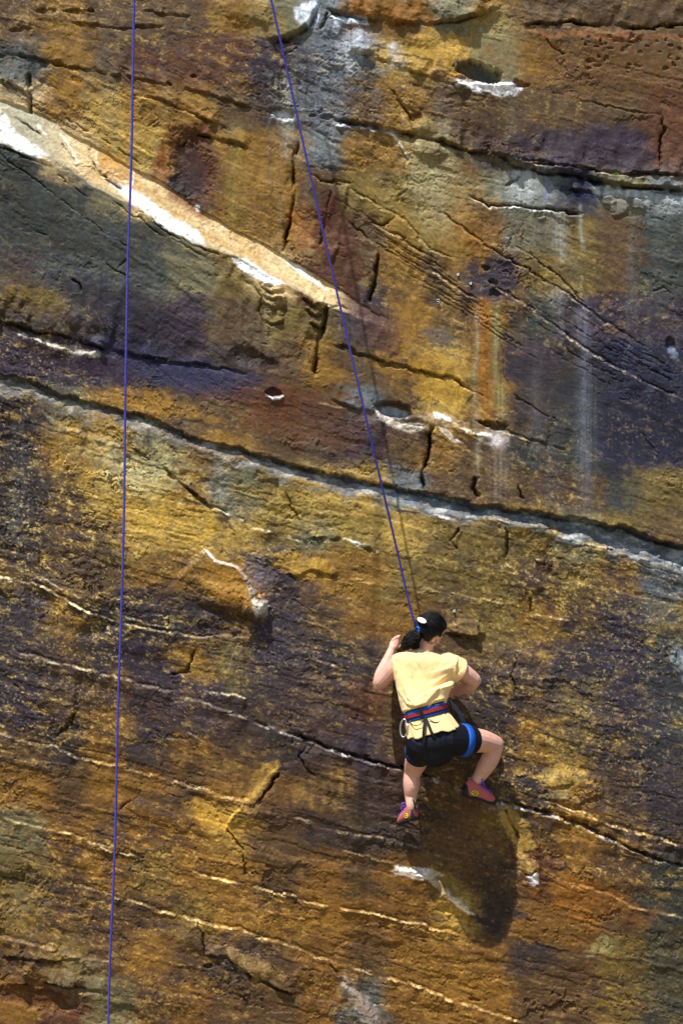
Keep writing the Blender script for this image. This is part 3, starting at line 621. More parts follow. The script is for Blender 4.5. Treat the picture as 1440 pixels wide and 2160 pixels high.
# keep the band and recess clean: paint first on everything else, then lay the two strips back on top
Cs = C.copy(); apply_paint(0, PAINT2_FROM)
keep = np.clip(bm * sst(780, 700, U) * .9 + band_main * .75, 0, 1)[..., None]
C += (Cs - C) * keep * .85
apply_paint(PAINT2_FROM)
del Cs
sp = fbm(U0 / 4.6, V0 / 4.2, 87, 2, .8)
C *= (1 + .3 * sp)[..., None]
C += (srgb((196, 172, 116)) - C) * (.75 * sst(.36, .66, sp) * np.clip(1.25 * mot - .5, 0, .9) * sst(-.3, .3, fbm(P15 / 40, Q15 / 22, 88, 3)))[..., None]
lum = C @ np.array([.3, .6, .1], np.float32)
C += (lum[..., None] - C) * -.04
lum = np.maximum(C @ np.array([.3, .6, .1], np.float32), .004)
C = np.maximum(C + (C - lum[..., None]) * .06, .004)
C *= (.86 * (lum / .16) ** .32)[..., None]
C *= np.array([.93, .95, .98], np.float32)
C *= (1 - sst(1350, 1800, V)[..., None] * np.array([-.04, .08, .26], np.float32)) * (1 - .05 * sst(1300, 1700, V))[..., None]
C = np.clip(C, .006, .86)

# ------------------------------------------------------------------ cliff mesh, split along its bedding planes
def node_mat(name):
    m = bpy.data.materials.new(name); m.use_nodes = True
    n = m.node_tree; b = n.nodes['Principled BSDF']
    return m, n, b
def rock_material():
    m, n, b = node_mat('weathered_sandstone')
    at = n.nodes.new('ShaderNodeAttribute'); at.attribute_name = 'stone'
    tc = n.nodes.new('ShaderNodeTexCoord')
    no = n.nodes.new('ShaderNodeTexNoise'); no.inputs['Scale'].default_value = 130; no.inputs['Detail'].default_value = 4; no.inputs['Roughness'].default_value = .7
    n.links.new(tc.outputs['Object'], no.inputs['Vector'])
    mr = n.nodes.new('ShaderNodeMapRange'); mr.inputs['From Min'].default_value = .25; mr.inputs['From Max'].default_value = .75
    mr.inputs['To Min'].default_value = .72; mr.inputs['To Max'].default_value = 1.28
    n.links.new(no.outputs['Fac'], mr.inputs['Value'])
    mx = n.nodes.new('ShaderNodeMix'); mx.data_type = 'RGBA'; mx.blend_type = 'MULTIPLY'; mx.inputs['Factor'].default_value = 1
    n.links.new(at.outputs['Color'], mx.inputs[6]); n.links.new(mr.outputs[0], mx.inputs[7])
    n.links.new(mx.outputs[2], b.inputs['Base Color'])
    bp = n.nodes.new('ShaderNodeBump'); bp.inputs['Strength'].default_value = .24; bp.inputs['Distance'].default_value = .006
    n.links.new(no.outputs['Fac'], bp.inputs['Height']); n.links.new(bp.outputs[0], b.inputs['Normal'])
    b.inputs['Roughness'].default_value = .72; b.inputs['Specular IOR Level'].default_value = .3
    return m
ROCK = rock_material()

K_PERS = 1.0
X = (U0 - 720) / S; Zw = ZC + (1080 - V0) / S; Yw = -H / S
edge = np.maximum(np.maximum(-40 - U0, U0 - 1480), np.maximum(-40 - V0, V0 - 2200))
Yw = Yw + .0  # the wall simply goes on beyond the picture
def row(pts):
    p = np.array(pts, np.float32); return np.interp(U0, p[:, 0], p[:, 1]).astype(np.float32)
split = [row([(-900, 200), (0, 112), (140, 136), (290, 163), (440, 195), (560, 236), (700, 254), (800, 270), (930, 297), (1040, 322), (1120, 358), (1260, 382), (1440, 402), (2400, 560)]),
         np.where(U0 < 815, row([(-900, -330), (0, 212), (70, 235), (190, 305), (290, 360), (350, 388), (420, 440), (500, 490), (600, 540), (680, 590), (740, 628), (815, 672), (900, 720)]), row([(-900, 0), (815, 672), (840, 770), (960, 800), (1036, 841), (1190, 945), (1500, 1000), (2400, 1200)])),
         np.where(U0 < 700, row([(-900, -240), (0, 302), (100, 336), (200, 396), (290, 436), (365, 492), (430, 522), (500, 545), (600, 600), (680, 640), (700, 650)]), row([(700, 722), (780, 752), (835, 770), (960, 800), (1036, 841), (1190, 945), (1500, 1000), (2400, 1200)])),
         row([(-900, 480), (0, 674), (130, 704), (232, 736), (370, 762), (545, 792), (700, 838), (792, 870), (910, 893), (1040, 898), (1190, 945), (1500, 1030), (2400, 1220)]),
         main_top + 4,
         np.maximum(main_bot, main_top + 8),
         row([(-900, 1000), (0, 1218), (100, 1243), (200, 1296), (250, 1314), (430, 1342), (640, 1388), (860, 1440), (1100, 1500), (1440, 1560), (2400, 1800)]),
         row([(-900, 1100), (20, 1366), (170, 1411), (310, 1446), (430, 1485), (527, 1515), (650, 1558), (850, 1619), (1045, 1685), (1200, 1728), (1330, 1786), (1470, 1840), (2400, 2100)]),
         row([(-900, 1500), (0, 1724), (160, 1766), (320, 1818), (450, 1850), (650, 1900), (830, 1938), (1000, 1977), (1200, 2000), (1440, 2060), (2400, 2300)]),
         row([(-900, 1650), (0, 1830), (200, 1880), (330, 1920), (500, 1962), (650, 2012), (790, 2055), (950, 2110), (1110, 2160), (2400, 2500)])]
lab = np.zeros(U0.shape, np.int32)
for sp in split: lab += (V0 > sp)
cliff = bpy.data.objects.new('cliff', None); COL.objects.link(cliff)
tag(cliff, kind='structure')
BEDS = ['rock_bed'] * (len(split) + 1); BEDS[2] = 'mineral_band'; BEDS[6] = 'recess_shelf'
for nm, pts in (('boulder', [(572, 88), (602, 84), (640, 66), (662, 42), (670, 18), (640, 8), (590, -10), (556, 0), (552, 50)]),
                ('overhanging_block', [(690, -36), (690, 24), (740, 37), (790, 47), (835, 53), (880, 54), (925, 47), (932, -36)]),
                ('rock_block', [(640, 392), (720, 396), (740, 404), (798, 522), (782, 640), (740, 628), (680, 590), (602, 540), (614, 450), (622, 400)]),
                ('rock_block', [(912, 893), (1040, 905), (1003, 1005), (1003, 1064), (930, 1046), (893, 1037), (888, 995), (903, 965)]),
                ('rock_block', [(622, 300), (720, 262), (830, 284), (862, 338), (857, 362), (740, 392), (650, 370), (622, 360)]),
                ('rock_flake', [(430, 1158), (455, 1182), (500, 1196), (522, 1222), (532, 1258), (562, 1268), (556, 1295), (535, 1308), (480, 1290), (420, 1240)]),
                ('rock_block', [(938, 1337), (970, 1318), (1008, 1306), (1012, 1346), (970, 1341)]),
                ('rock_block', [(1040, 1695), (1062, 1700), (1096, 1772), (1120, 1840), (1095, 1845), (1060, 1770)]),
                ('rock_block', [(415, 1942), (500, 1962), (580, 1986), (582, 2078), (530, 2060), (430, 2010)])):
    sl, m = poly(pts, 2.0, 1.0); lab[sl][m > .5] = len(BEDS); BEDS.append(nm)
flab = lab[:-1, :-1]
idx = np.arange(NV * NU, dtype=np.int32).reshape(NV, NU)
quads = np.stack([idx[:-1, :-1], idx[1:, :-1], idx[1:, 1:], idx[:-1, 1:]], -1)
co_all = np.stack([X, Yw, Zw], -1).reshape(-1, 3).astype(np.float32)
# smooth normals of the whole face, so that no seam shows between two beds
gy, gx = np.gradient(Yw)
dX = np.gradient(X, axis=1); dZ = np.gradient(Zw, axis=0)
nx = gx / dX; nz = gy / dZ
nrm = np.stack([nx, -np.ones_like(nx), nz], -1).astype(np.float32)
nrm /= np.linalg.norm(nrm, axis=-1, keepdims=True); nrm = nrm.reshape(-1, 3)
col_all = np.concatenate([C.reshape(-1, 3), np.ones((NV * NU, 1), np.float32)], 1).astype(np.float32)
for k in range(len(BEDS)):
    q = quads[flab == k]
    if len(q) == 0: continue
    used, inv = np.unique(q, return_inverse=True)
    me = bpy.data.meshes.new(BEDS[k])
    nq = len(q)
    me.vertices.add(len(used)); me.vertices.foreach_set('co', co_all[used].ravel())
    me.loops.add(nq * 4); me.loops.foreach_set('vertex_index', inv.astype(np.int32).ravel())
    me.polygons.add(nq); me.polygons.foreach_set('loop_start', np.arange(0, nq * 4, 4, dtype=np.int32))
    me.update(calc_edges=True)
    me.polygons.foreach_set('use_smooth', np.ones(nq, bool))
    at = me.color_attributes.new('stone', 'FLOAT_COLOR', 'POINT')
    at.data.foreach_set('color', col_all[used].ravel())
    me.normals_split_custom_set_from_vertices(nrm[used])
    me.materials.append(ROCK)
    o = bpy.data.objects.new(BEDS[k], me); COL.objects.link(o); o.parent = cliff

def surf(u, v):
    """how far the rock stands out (in photograph pixels) at a photograph position"""
    i = min(max(int(np.searchsorted(us, u)), 1), NU - 2); j = min(max(int(np.searchsorted(vs_, v)), 1), NV - 2)
    return float(H[j - 1:j + 2, i - 1:i + 2].max())

# ------------------------------------------------------------------ ground at the foot of the cliff (below the picture)
def simple_mat(name, c, rough=.6, spec=.3, noise=0.0, scale=60, bump=0.0, metal=0.0, sheen=0.0):
    m, n, b = node_mat(name)
    col = tuple(float(x) for x in srgb(c)) + (1,)
    b.inputs['Roughness'].default_value = rough; b.inputs['Specular IOR Level'].default_value = spec; b.inputs['Metallic'].default_value = metal
    if sheen: b.inputs['Sheen Weight'].default_value = sheen
    b.inputs['Base Color'].default_value = col
    tc = n.nodes.new('ShaderNodeTexCoord')
    no = n.nodes.new('ShaderNodeTexNoise'); no.inputs['Scale'].default_value = scale; no.inputs['Detail'].default_value = 4
    n.links.new(tc.outputs['Object'], no.inputs['Vector'])
    mr = n.nodes.new('ShaderNodeMapRange'); mr.inputs['From Min'].default_value = .3; mr.inputs['From Max'].default_value = .7
    mr.inputs['To Min'].default_value = 1 - noise; mr.inputs['To Max'].default_value = 1 + noise
    n.links.new(no.outputs['Fac'], mr.inputs['Value'])
    mx = n.nodes.new('ShaderNodeMix'); mx.data_type = 'RGBA'; mx.blend_type = 'MULTIPLY'; mx.inputs['Factor'].default_value = 1
    mx.inputs[6].default_value = col
    n.links.new(mr.outputs[0], mx.inputs[7]); n.links.new(mx.outputs[2], b.inputs['Base Color'])
    if bump:
        bp = n.nodes.new('ShaderNodeBump'); bp.inputs['Strength'].default_value = bump; bp.inputs['Distance'].default_value = .004
        n.links.new(no.outputs['Fac'], bp.inputs['Height']); n.links.new(bp.outputs[0], b.inputs['Normal'])
    return m

gm = bpy.data.meshes.new('ground')
gm.from_pydata([(-150, -200, 0), (150, -200, 0), (150, .5, 0), (-150, .5, 0)], [], [(0, 1, 2, 3)])
gm.materials.append(simple_mat('dry_earth', (120, 108, 78), .9, .1, .3, 3))
ground = bpy.data.objects.new('ground', gm); COL.objects.link(ground); tag(ground, kind='structure')

# ------------------------------------------------------------------ small mesh tools
def mesh_obj(name, bm, mat, parent=None, smooth=True):
    me = bpy.data.meshes.new(name)
    bmesh.ops.recalc_face_normals(bm, faces=bm.faces[:])
    bm.to_mesh(me); bm.free()
    if smooth: me.polygons.foreach_set('use_smooth', np.ones(len(me.polygons), bool))
    if mat: me.materials.append(mat)
    o = bpy.data.objects.new(name, me); COL.objects.link(o)
    if parent: o.parent = parent
    return o
def rings(bm, rs, cap=True):
    vs = [[bm.verts.new(p) for p in r] for r in rs]
    n = len(vs[0])
    for a, b in zip(vs, vs[1:]):
        for k in range(n): bm.faces.new((a[k], a[(k + 1) % n], b[(k + 1) % n], b[k]))
    if cap: bm.faces.new(vs[0][::-1]); bm.faces.new(vs[-1])
    return vs
def smooth_path(pts, m=4):
    """Catmull-Rom through tuples of numbers"""
    p = [np.array(q, float) for q in pts]; p = [2 * p[0] - p[1]] + p + [2 * p[-1] - p[-2]]
    out = []
    for i in range(1, len(p) - 2):
        for k in range(m):
            t = k / m
            out.append(.5 * (2 * p[i] + (p[i + 1] - p[i - 1]) * t + (2 * p[i - 1] - 5 * p[i] + 4 * p[i + 1] - p[i + 2]) * t * t + (3 * p[i] - p[i - 1] - 3 * p[i + 1] + p[i + 2]) * t ** 3))
    out.append(p[-2]); return out
VIEW = Vector((0, 1, 0))
def limb(bm, pts, n=14, m=4, flat=(False, False)):
    """tapering tube; each point is (u, v, depth, radius[, depth radius]) in photograph pixels"""
    pts = [tuple(q) + (q[3],) if len(q) == 4 else tuple(q) for q in pts]
    q = smooth_path(pts, m)
    c = [P(a[0], a[1], a[2]) for a in q]; r1 = [a[3] / S for a in q]; r2 = [a[4] / S for a in q]
    rs = []
    def ring(p, t, a1, a2):
        s1 = t.cross(VIEW)
        if s1.length < .05: s1 = t.cross(Vector((0, 0, 1)))
        s1.normalize(); s2 = t.cross(s1).normalized()
        return [p + s1 * (a1 * math.cos(2 * math.pi * k / n)) + s2 * (a2 * math.sin(2 * math.pi * k / n)) for k in range(n)]
    tg = [(c[min(i + 1, len(c) - 1)] - c[max(i - 1, 0)]).normalized() for i in range(len(c))]
    if not flat[0]:
        for f in (.98, .8, .5): rs.append(ring(c[0] - tg[0] * r1[0] * f * .9, tg[0], r1[0] * math.sqrt(1 - f * f) , r2[0] * math.sqrt(1 - f * f)))
    for i in range(len(c)): rs.append(ring(c[i], tg[i], r1[i], r2[i]))
    if not flat[1]:
        for f in (.5, .8, .98): rs.append(ring(c[-1] + tg[-1] * r1[-1] * f * .9, tg[-1], r1[-1] * math.sqrt(1 - f * f), r2[-1] * math.sqrt(1 - f * f)))
    rings(bm, rs)
def ball(bm, c, rad, axes=None, n=2):
    """ellipsoid; c world point, rad three radii in metres along axes"""
    axes = axes or (Vector((1, 0, 0)), Vector((0, 1, 0)), Vector((0, 0, 1)))
    M = Matrix((axes[0] * rad[0], axes[1] * rad[1], axes[2] * rad[2])).transposed().to_4x4(); M.translation = c
    return bmesh.ops.create_icosphere(bm, subdivisions=n, radius=1, matrix=M)['verts']
def remesh(name, bm, voxel, mat, parent=None, smooth=4):
    me = bpy.data.meshes.new('raw'); bmesh.ops.recalc_face_normals(bm, faces=bm.faces[:]); bm.to_mesh(me); bm.free()
    o = bpy.data.objects.new('raw', me); COL.objects.link(o)
    r = o.modifiers.new('r', 'REMESH'); r.mode = 'VOXEL'; r.voxel_size = voxel; r.use_smooth_shade = True
    if smooth:
        sm = o.modifiers.new('s', 'SMOOTH'); sm.iterations = smooth; sm.factor = .5
    dg = bpy.context.evaluated_depsgraph_get(); dg.update()
    new = bpy.data.meshes.new_from_object(o.evaluated_get(dg), depsgraph=dg)
    bpy.data.objects.remove(o); bpy.data.meshes.remove(me)
    new.name = name; new.materials.clear(); new.materials.append(mat)
    new.polygons.foreach_set('use_smooth', np.ones(len(new.polygons), bool))
    ob = bpy.data.objects.new(name, new); COL.objects.link(ob)
    if parent: ob.parent = parent
    return ob
def tube(bm, pts, r, n=8, m=1):
    """tube of even radius through world points"""
    pts = [Vector(p) for p in smooth_path([tuple(p) for p in pts], m)] if m > 1 else [Vector(p) for p in pts]
    rs = []; nrm_ = None
    for i, p in enumerate(pts):
        t = (pts[min(i + 1, len(pts) - 1)] - pts[max(i - 1, 0)]).normalized()
        if nrm_ is None:
            nrm_ = t.cross(Vector((0, 1, 0)));
            if nrm_.length < .1: nrm_ = t.cross(Vector((0, 0, 1)))
        nrm_ = (nrm_ - t * nrm_.dot(t)).normalized(); b = t.cross(nrm_)
        rr = r[i] if isinstance(r, (list, tuple)) else r
        rs.append([p + nrm_ * (rr * math.cos(2 * math.pi * k / n)) + b * (rr * math.sin(2 * math.pi * k / n)) for k in range(n)])
    rings(bm, rs)
def sd2(u, v, pts):
    best = np.full(u.shape, 1e9); sgn = np.ones_like(best); par = np.zeros_like(best)
    p = np.array(pts, float); m_ = len(p) - 1
    for k in range(m_):
        a, b = p[k], p[k + 1]; d = b - a
        t = ((u - a[0]) * d[0] + (v - a[1]) * d[1]) / (d @ d); tc = np.clip(t, 0, 1)
        dx = u - a[0] - tc * d[0]; dy = v - a[1] - tc * d[1]; dd = dx * dx + dy * dy; m = dd < best
        best = np.where(m, dd, best); sgn = np.where(m, np.sign(d[0] * (v - a[1]) - d[1] * (u - a[0])), sgn); par = np.where(m, (k + tc) / m_, par)
    return np.sqrt(best) * sgn, np.sin(np.pi * np.clip(par, .03, .97)) ** .5
def unproject(co):
    k = (DIST + co[:, 1]) / DIST
    return co[:, 0] / k * S + 720, 1080 - (co[:, 2] - ZC) / k * S

# ------------------------------------------------------------------ materials
def skin_material():
    m = simple_mat('skin', (214, 164, 144), .5, .35, .12, 22)
    b = m.node_tree.nodes['Principled BSDF']; b.inputs['Subsurface Weight'].default_value = .12
    b.inputs['Subsurface Radius'].default_value = (.012, .005, .003); return m
SKIN = skin_material()
SHIRT = simple_mat('yellow_cotton', (243, 208, 146), .85, .15, .05, 220, .25, 0, .2)
SHORT = simple_mat('black_lycra', (10, 12, 26), .6, .25, .15, 200, .2)
HAIR = simple_mat('black_hair', (9, 8, 9), .62, .25, .3, 160, .3)
BLUE = simple_mat('blue_webbing', (22, 86, 184), .6, .3, .15, 420, .4)
NAVY = simple_mat('dark_blue_webbing', (14, 52, 120), .6, .3, .15, 420, .4)
RED = simple_mat('red_webbing', (150, 44, 52), .7, .3, .3, 420, .4)
BLACK = simple_mat('black_webbing', (18, 18, 22), .7, .3, .2, 300, .3)
CORAL = simple_mat('coral_suede', (186, 96, 92), .8, .2, .12, 160, .3)
RUBBER = simple_mat('black_rubber', (20, 24, 30), .6, .4, .2, 120, .2)
PURPLE = simple_mat('purple_lace', (120, 78, 196), .7, .3, .15, 300, .3)
LIME = simple_mat('lime_print', (206, 224, 50), .6, .3, .05, 200)
WHITE = simple_mat('white_plastic', (240, 240, 240), .3, .5, .02, 100)
STEEL = simple_mat('weathered_steel', (130, 134, 138), .45, .5, .2, 200, .1, 1.0)
METAL = simple_mat('brushed_alloy', (200, 206, 214), .28, .5, .06, 200, .05, 1.0)
GREY = simple_mat('grey_webbing', (92, 96, 106), .7, .3, .2, 260, .3)
def rope_material():
    m = simple_mat('violet_rope', (72, 64, 172), .65, .3, .2, 90, .2)
    n = m.node_tree; b = n.nodes['Principled BSDF']
    tc = n.nodes.new('ShaderNodeTexCoord')
    w = n.nodes.new('ShaderNodeTexVoronoi'); w.inputs['Scale'].default_value = 160
    n.links.new(tc.outputs['Object'], w.inputs['Vector'])
    cr = n.nodes.new('ShaderNodeValToRGB'); cr.color_ramp.elements[0].color = (.024, .018, .18, 1); cr.color_ramp.elements[1].color = (.07, .06, .36, 1); cr.color_ramp.elements[1].position = .7
    n.links.new(w.outputs['Color'], cr.inputs['Fac']); n.links.new(cr.outputs[0], b.inputs['Base Color'])
    return m
ROPE = rope_material()

# ------------------------------------------------------------------ the climber
hl = surf(840, 1350); hr = surf(945, 1464); fl_ = surf(850, 1735); fr_ = surf(1035, 1690)
bm = bmesh.new()
# trunk and neck
limb(bm, [(915, 1560, 128, 34, 28), (908, 1535, 126, 36, 30), (902, 1500, 121, 37, 30), (894, 1450, 110, 43, 32), (892, 1415, 104, 46, 32), (893, 1392, 101, 38, 26), (894, 1380, 100, 22, 20), (897, 1368, 100, 16.5, 17), (902, 1350, 100, 16, 17)], 20)
limb(bm, [(845, 1396, 100, 19), (893, 1392, 102, 20), (955, 1406, 97, 20)], 14)
# head: forward, left and up axes
hf = Vector((.74, .56, -.38)).normalized(); hu = Vector((.12, -.28, .95)); hu = (hu - hf * hu.dot(hf)).normalized(); hs = hu.cross(hf)
HC = P(906, 1331, 100)
def hp(x, y, z): return HC + hf * (x / S) + hs * (y / S) + hu * (z / S)
ball(bm, hp(0, 0, 4), (29 / S, 23.5 / S, 28 / S), (hf, hs, hu), 3)
ball(bm, hp(10, 0, -14), (19 / S, 17 / S, 21 / S), (hf, hs, hu), 3)          # face and jaw
ball(bm, hp(22, 0, -31), (8 / S, 9 / S, 6 / S), (hf, hs, hu), 2)             # chin
ball(bm, hp(31, 0, -10), (5 / S, 4 / S, 7.5 / S), (hf, hs, hu), 2)           # nose
ball(bm, hp(26, 0, 0), (5 / S, 14 / S, 4 / S), (hf, hs, hu), 2)              # brow
ball(bm, hp(27, 0, -22), (4 / S, 7 / S, 2 / S), (hf, hs, hu), 2)             # lips
for sy in (-1, 1):
    ball(bm, hp(18, 12 * sy, -12), (7 / S, 6 / S, 6 / S), (hf, hs, hu), 2)   # cheek
    if sy < 0: e = ball(bm, hp(1, 24 * sy, -8), (5.5 / S, 2.4 / S, 9.5 / S), (hf, hs, hu), 2)   # ear
# left arm reaching up to the hold, hand closed on it
limb(bm, [(846, 1394, 100, 18.8), (826, 1412, 96, 18.3), (805, 1435, 88, 16.0), (800, 1440, 84, 14.6)], 14)
limb(bm, [(800, 1441, 84, 14.1), (806, 1422, 68, 15.5), (814, 1400, 48 + hl * .5, 12.2), (824, 1374, 30 + hl, 8.5), (828, 1366, 27 + hl, 8.5)], 14)
limb(bm, [(827, 1368, 27 + hl, 8.5, 6.6), (830, 1360, 25 + hl, 9.9, 5.6), (833, 1352, 22 + hl, 8.5, 4.7)], 12)
for k in range(4):
    t = k / 3; bx, by, bd = 826 + 13 * t, 1355 - 6 * t, 24 + hl - 3 * t; ln = (6.0, 7.2, 7.4, 6.2)[k]
    limb(bm, [(bx, by, bd, 2.15), (bx + 1.5, by - ln, bd + 1, 2.35), (bx + 4.5, by - ln - 2, bd - 7, 2.2), (bx + 6, by - ln + 1, bd - 12, 2.3)], 8, 3)
limb(bm, [(835, 1366, 25 + hl, 3.6), (841, 1364, 20 + hl, 3.2), (844, 1358, 13 + hl, 2.7)], 8, 3)
# right arm folded in front of the chest
limb(bm, [(955, 1406, 97, 19.7), (978, 1419, 91, 17.9), (998, 1433, 82, 15.0), (1000, 1436, 80, 14.1)], 14)
limb(bm, [(999, 1437, 80, 13.6), (990, 1446, 66, 14.6), (972, 1454, 44 + hr * .5, 11.8), (956, 1459, 28 + hr, 8.3), (950, 1461, 24 + hr, 8.3)], 14)
limb(bm, [(952, 1460, 25 + hr, 8.0, 6.6), (945, 1462, 21 + hr, 9.4, 5.6), (938, 1463, 18 + hr, 8.5, 4.7)], 12)
for k in range(4):
    t = k / 3; bx, by, bd = 938, 1456 + 14 * t, 18 + hr; ln = (6, 7.5, 7.2, 5.6)[k]
    limb(bm, [(bx, by, bd, 2.15), (bx - ln, by, bd - 1, 2.35), (bx - ln - 4, by + .5, bd - 6, 2.15), (bx - ln - 4, by + 1, bd - 11, 2.2)], 8, 3)
limb(bm, [(948, 1453, 22 + hr, 3.6), (942, 1448, 17 + hr, 3.1), (936, 1447, 11 + hr, 2.6)], 8, 3)
# left leg, knee turned in to the rock
limb(bm, [(892, 1564, 130, 29, 27), (884, 1590, 112, 25.9, 26.8), (875, 1612, 80, 22.3, 23.2), (870, 1630, 62, 17.9, 19.7)], 18)
limb(bm, [(870, 1624, 60, 16.5, 19.7), (868, 1640, 66, 17.4, 18.7), (867, 1658, 68, 17.0, 17.9), (866, 1680, 64, 12.9, 14.2), (866, 1698, 60 + fl_, 9.8, 10.7), (866, 1708, 58 + fl_, 8.9, 9.8), (864, 1722, 50 + fl_, 8.1, 8.9)], 16)
ball(bm, P(1047, 1569, 68), (15 / S, 15 / S, 16 / S)); ball(bm, P(1033, 1604, 74), (12 / S, 9 / S, 22 / S)); ball(bm, P(796, 1446, 86), (8 / S, 9 / S, 8 / S)); ball(bm, P(1004, 1441, 78), (8 / S, 9 / S, 8 / S)); ball(bm, P(871, 1652, 80), (10 / S, 9 / S, 20 / S))
# right leg, knee up and out
limb(bm, [(940, 1558, 128, 30, 28), (980, 1561, 112, 27.6, 28.6), (1015, 1563, 88, 24.1, 25.0), (1042, 1570, 68, 19.7, 20.5)], 18)
limb(bm, [(1043, 1571, 68, 18.7, 19.7), (1038, 1590, 67, 18.3, 18.7), (1028, 1610, 65, 18.7, 18.7), (1013, 1634, 58, 14.7, 16.1), (999, 1654, 48 + fr_ * .5, 10.3, 11.2), (995, 1664, 40 + fr_, 8.9, 9.8), (997, 1676, 34 + fr_, 8.1, 8.9)], 16)
person = remesh('person', bm, .0031, SKIN, None, 4)
tag(person, 'climber seen from behind in a yellow T-shirt and black shorts, clinging to the cliff', 'person')

# hair: cap over the skull, curls gathered on the left
bm = bmesh.new()
vv = ball(bm, hp(-2, 0, 5), (34 / S, 29 / S, 33.5 / S), (hf, hs, hu), 4)
for v_ in list(vv):
    d = v_.co - HC; x, y, z = d.dot(hf) * S, d.dot(hs) * S, d.dot(hu) * S
    if (x > 15 and z < 14 + .3 * abs(y)) or (x > -2 and z < -3 and abs(y) > 8) or z < -22: bm.verts.remove(v_)
    else:
        st = .8 * math.sin(11 * math.atan2(y, z + 8) + .18 * x) + .5 * math.sin(23 * math.atan2(y, z + 8) - .1 * x)
        v_.co += d.normalized() * st / S
hair = mesh_obj('hair', bm, HAIR, person)
sl_ = hair.modifiers.new('thickness', 'SOLIDIFY'); sl_.thickness = .012; sl_.offset = -1
rnd = random.Random(5)
TIE = hp(-25, 12, 6)
bm = bmesh.new()   # combed strands lying over the cap and gathered at the tie
for q in range(320):
    x, y, z = rnd.gauss(0, 1), rnd.gauss(0, 1), rnd.gauss(0, 1)
    l_ = math.sqrt(x * x + y * y + z * z) + 1e-6; x, y, z = x / l_, y / l_, z / l_
    if (x > .5 and z < .42) or z < -.5 or (x > -.1 and z < -.1): continue
    a_ = Vector((x, y, z)); tl = Vector(((TIE - HC).dot(hf) / 34, (TIE - HC).dot(hs) / 29, (TIE - HC).dot(hu) / 33)) * S; tl.normalize()
    pts = []
    for i in range(7):
        t = i / 6; p = (a_ * (1 - t) + tl * t).normalized(); g = 1.02 + .035 * rnd.random()
        pts.append(hp(-2 + p.x * 34 * g, p.y * 29 * g, 5 + p.z * 33.5 * g))
    tube(bm, pts, [(.95 if 0 < i < 6 else .3) / S for i in range(7)], 4)
tag(mesh_obj('strands', bm, HAIR, hair), kind='stuff')
bm = bmesh.new()
TP = smooth_path([(883, 1331, 130, 5), (874, 1338, 132, 9), (864, 1347, 128, 12.5), (856, 1359, 120, 10.5), (853, 1369, 114, 4)], 5)
rings_core = []
limb(bm, [(880, 1331, 126, 5), (870, 1339, 126, 6), (860, 1347, 123, 7), (855, 1354, 118, 4)], 10, 3)
for q in range(210):
    a0 = rnd.uniform(0, 6.28); rr = math.sqrt(rnd.random()); ph = rnd.uniform(0, 6.28); fr = rnd.uniform(1.2, 2.4); end = rnd.uniform(.55, 1.0); pts = []
    for i, c in enumerate(TP[:max(6, int(len(TP) * end))]):
        t = i / len(TP); a = a0 + .5 * math.sin(2 * t)
        w = 2.6 * min(1, t * 3)
        pts.append(P(c[0] + rr * c[3] * math.cos(a) + w * math.cos(fr * i + ph), c[1] + rr * c[3] * .9 * math.sin(a) + w * math.sin(fr * i + ph), c[2] + rr * c[3] * .8 * math.sin(a + 1.3) + w * math.cos(fr * i * .8 + ph)))
    tube(bm, pts, [1.3 / S * (1 - .5 * i / len(pts)) for i in range(len(pts))], 4)
for q in range(70):   # curls hanging from the tie down the neck, and flyaways
    a0 = rnd.uniform(0, 6.28); rr = 8 * math.sqrt(rnd.random()); ph = rnd.uniform(0, 6.28); far = rnd.random() < .25; pts = []
    for i in range(12):
        t = i / 11; w = (3.6 if far else 2.2) * t ** .5; sp_ = min(1, 3 * t)
        pts.append(P(883 - 8 * t + rr * sp_ * math.cos(a0) + w * math.cos(1.5 * i + ph), 1333 + 34 * t + .5 * rr * sp_ * math.sin(a0), 131 - 12 * t + rr * .5 * sp_ * math.sin(a0) + w * math.sin(1.5 * i + ph)))
    tube(bm, pts, [1.3 / S * (1 - .5 * i / 12) for i in range(12)], 4)
for q in range(26):   # loose hairs at the nape and temple
    a = rnd.uniform(-.8, .8); b0 = hp(rnd.uniform(-26, 8), rnd.uniform(-22, 10), rnd.uniform(-14, -4))
    tube(bm, [b0, b0 + Vector((rnd.uniform(-.012, .012), -.006, -.02)), b0 + Vector((rnd.uniform(-.02, .02), -.01, -.04 + rnd.uniform(-.01, .02)))], .9 / S, 4)
tag(mesh_obj('ponytail', bm, HAIR, hair), kind='stuff')
bm = bmesh.new()
ts_ = [P(880 + 5.5 * math.cos(t) * .6, 1328.5 + 6 * math.sin(t), 131 + 6 * math.cos(t)) for t in np.linspace(0, 6.28, 14)]
tube(bm, ts_, 2.4 / S, 6); mesh_obj('hair_tie', bm, BLUE, hair)
bm = bmesh.new()
cc = P(889, 1308.5, 131); n_ = (cc - HC).normalized(); ca = Vector((math.cos(math.radians(38)), 0, -math.sin(math.radians(38)))); ca = (ca - n_ * ca.dot(n_)).normalized()
surfp = HC + n_ * (33.5 / S)
ball(bm, cc, (12.5 / S, 5.6 / S, 2.0 / S), (ca, n_.cross(ca), n_), 3)
mesh_obj('hair_clip', bm, WHITE, hair)

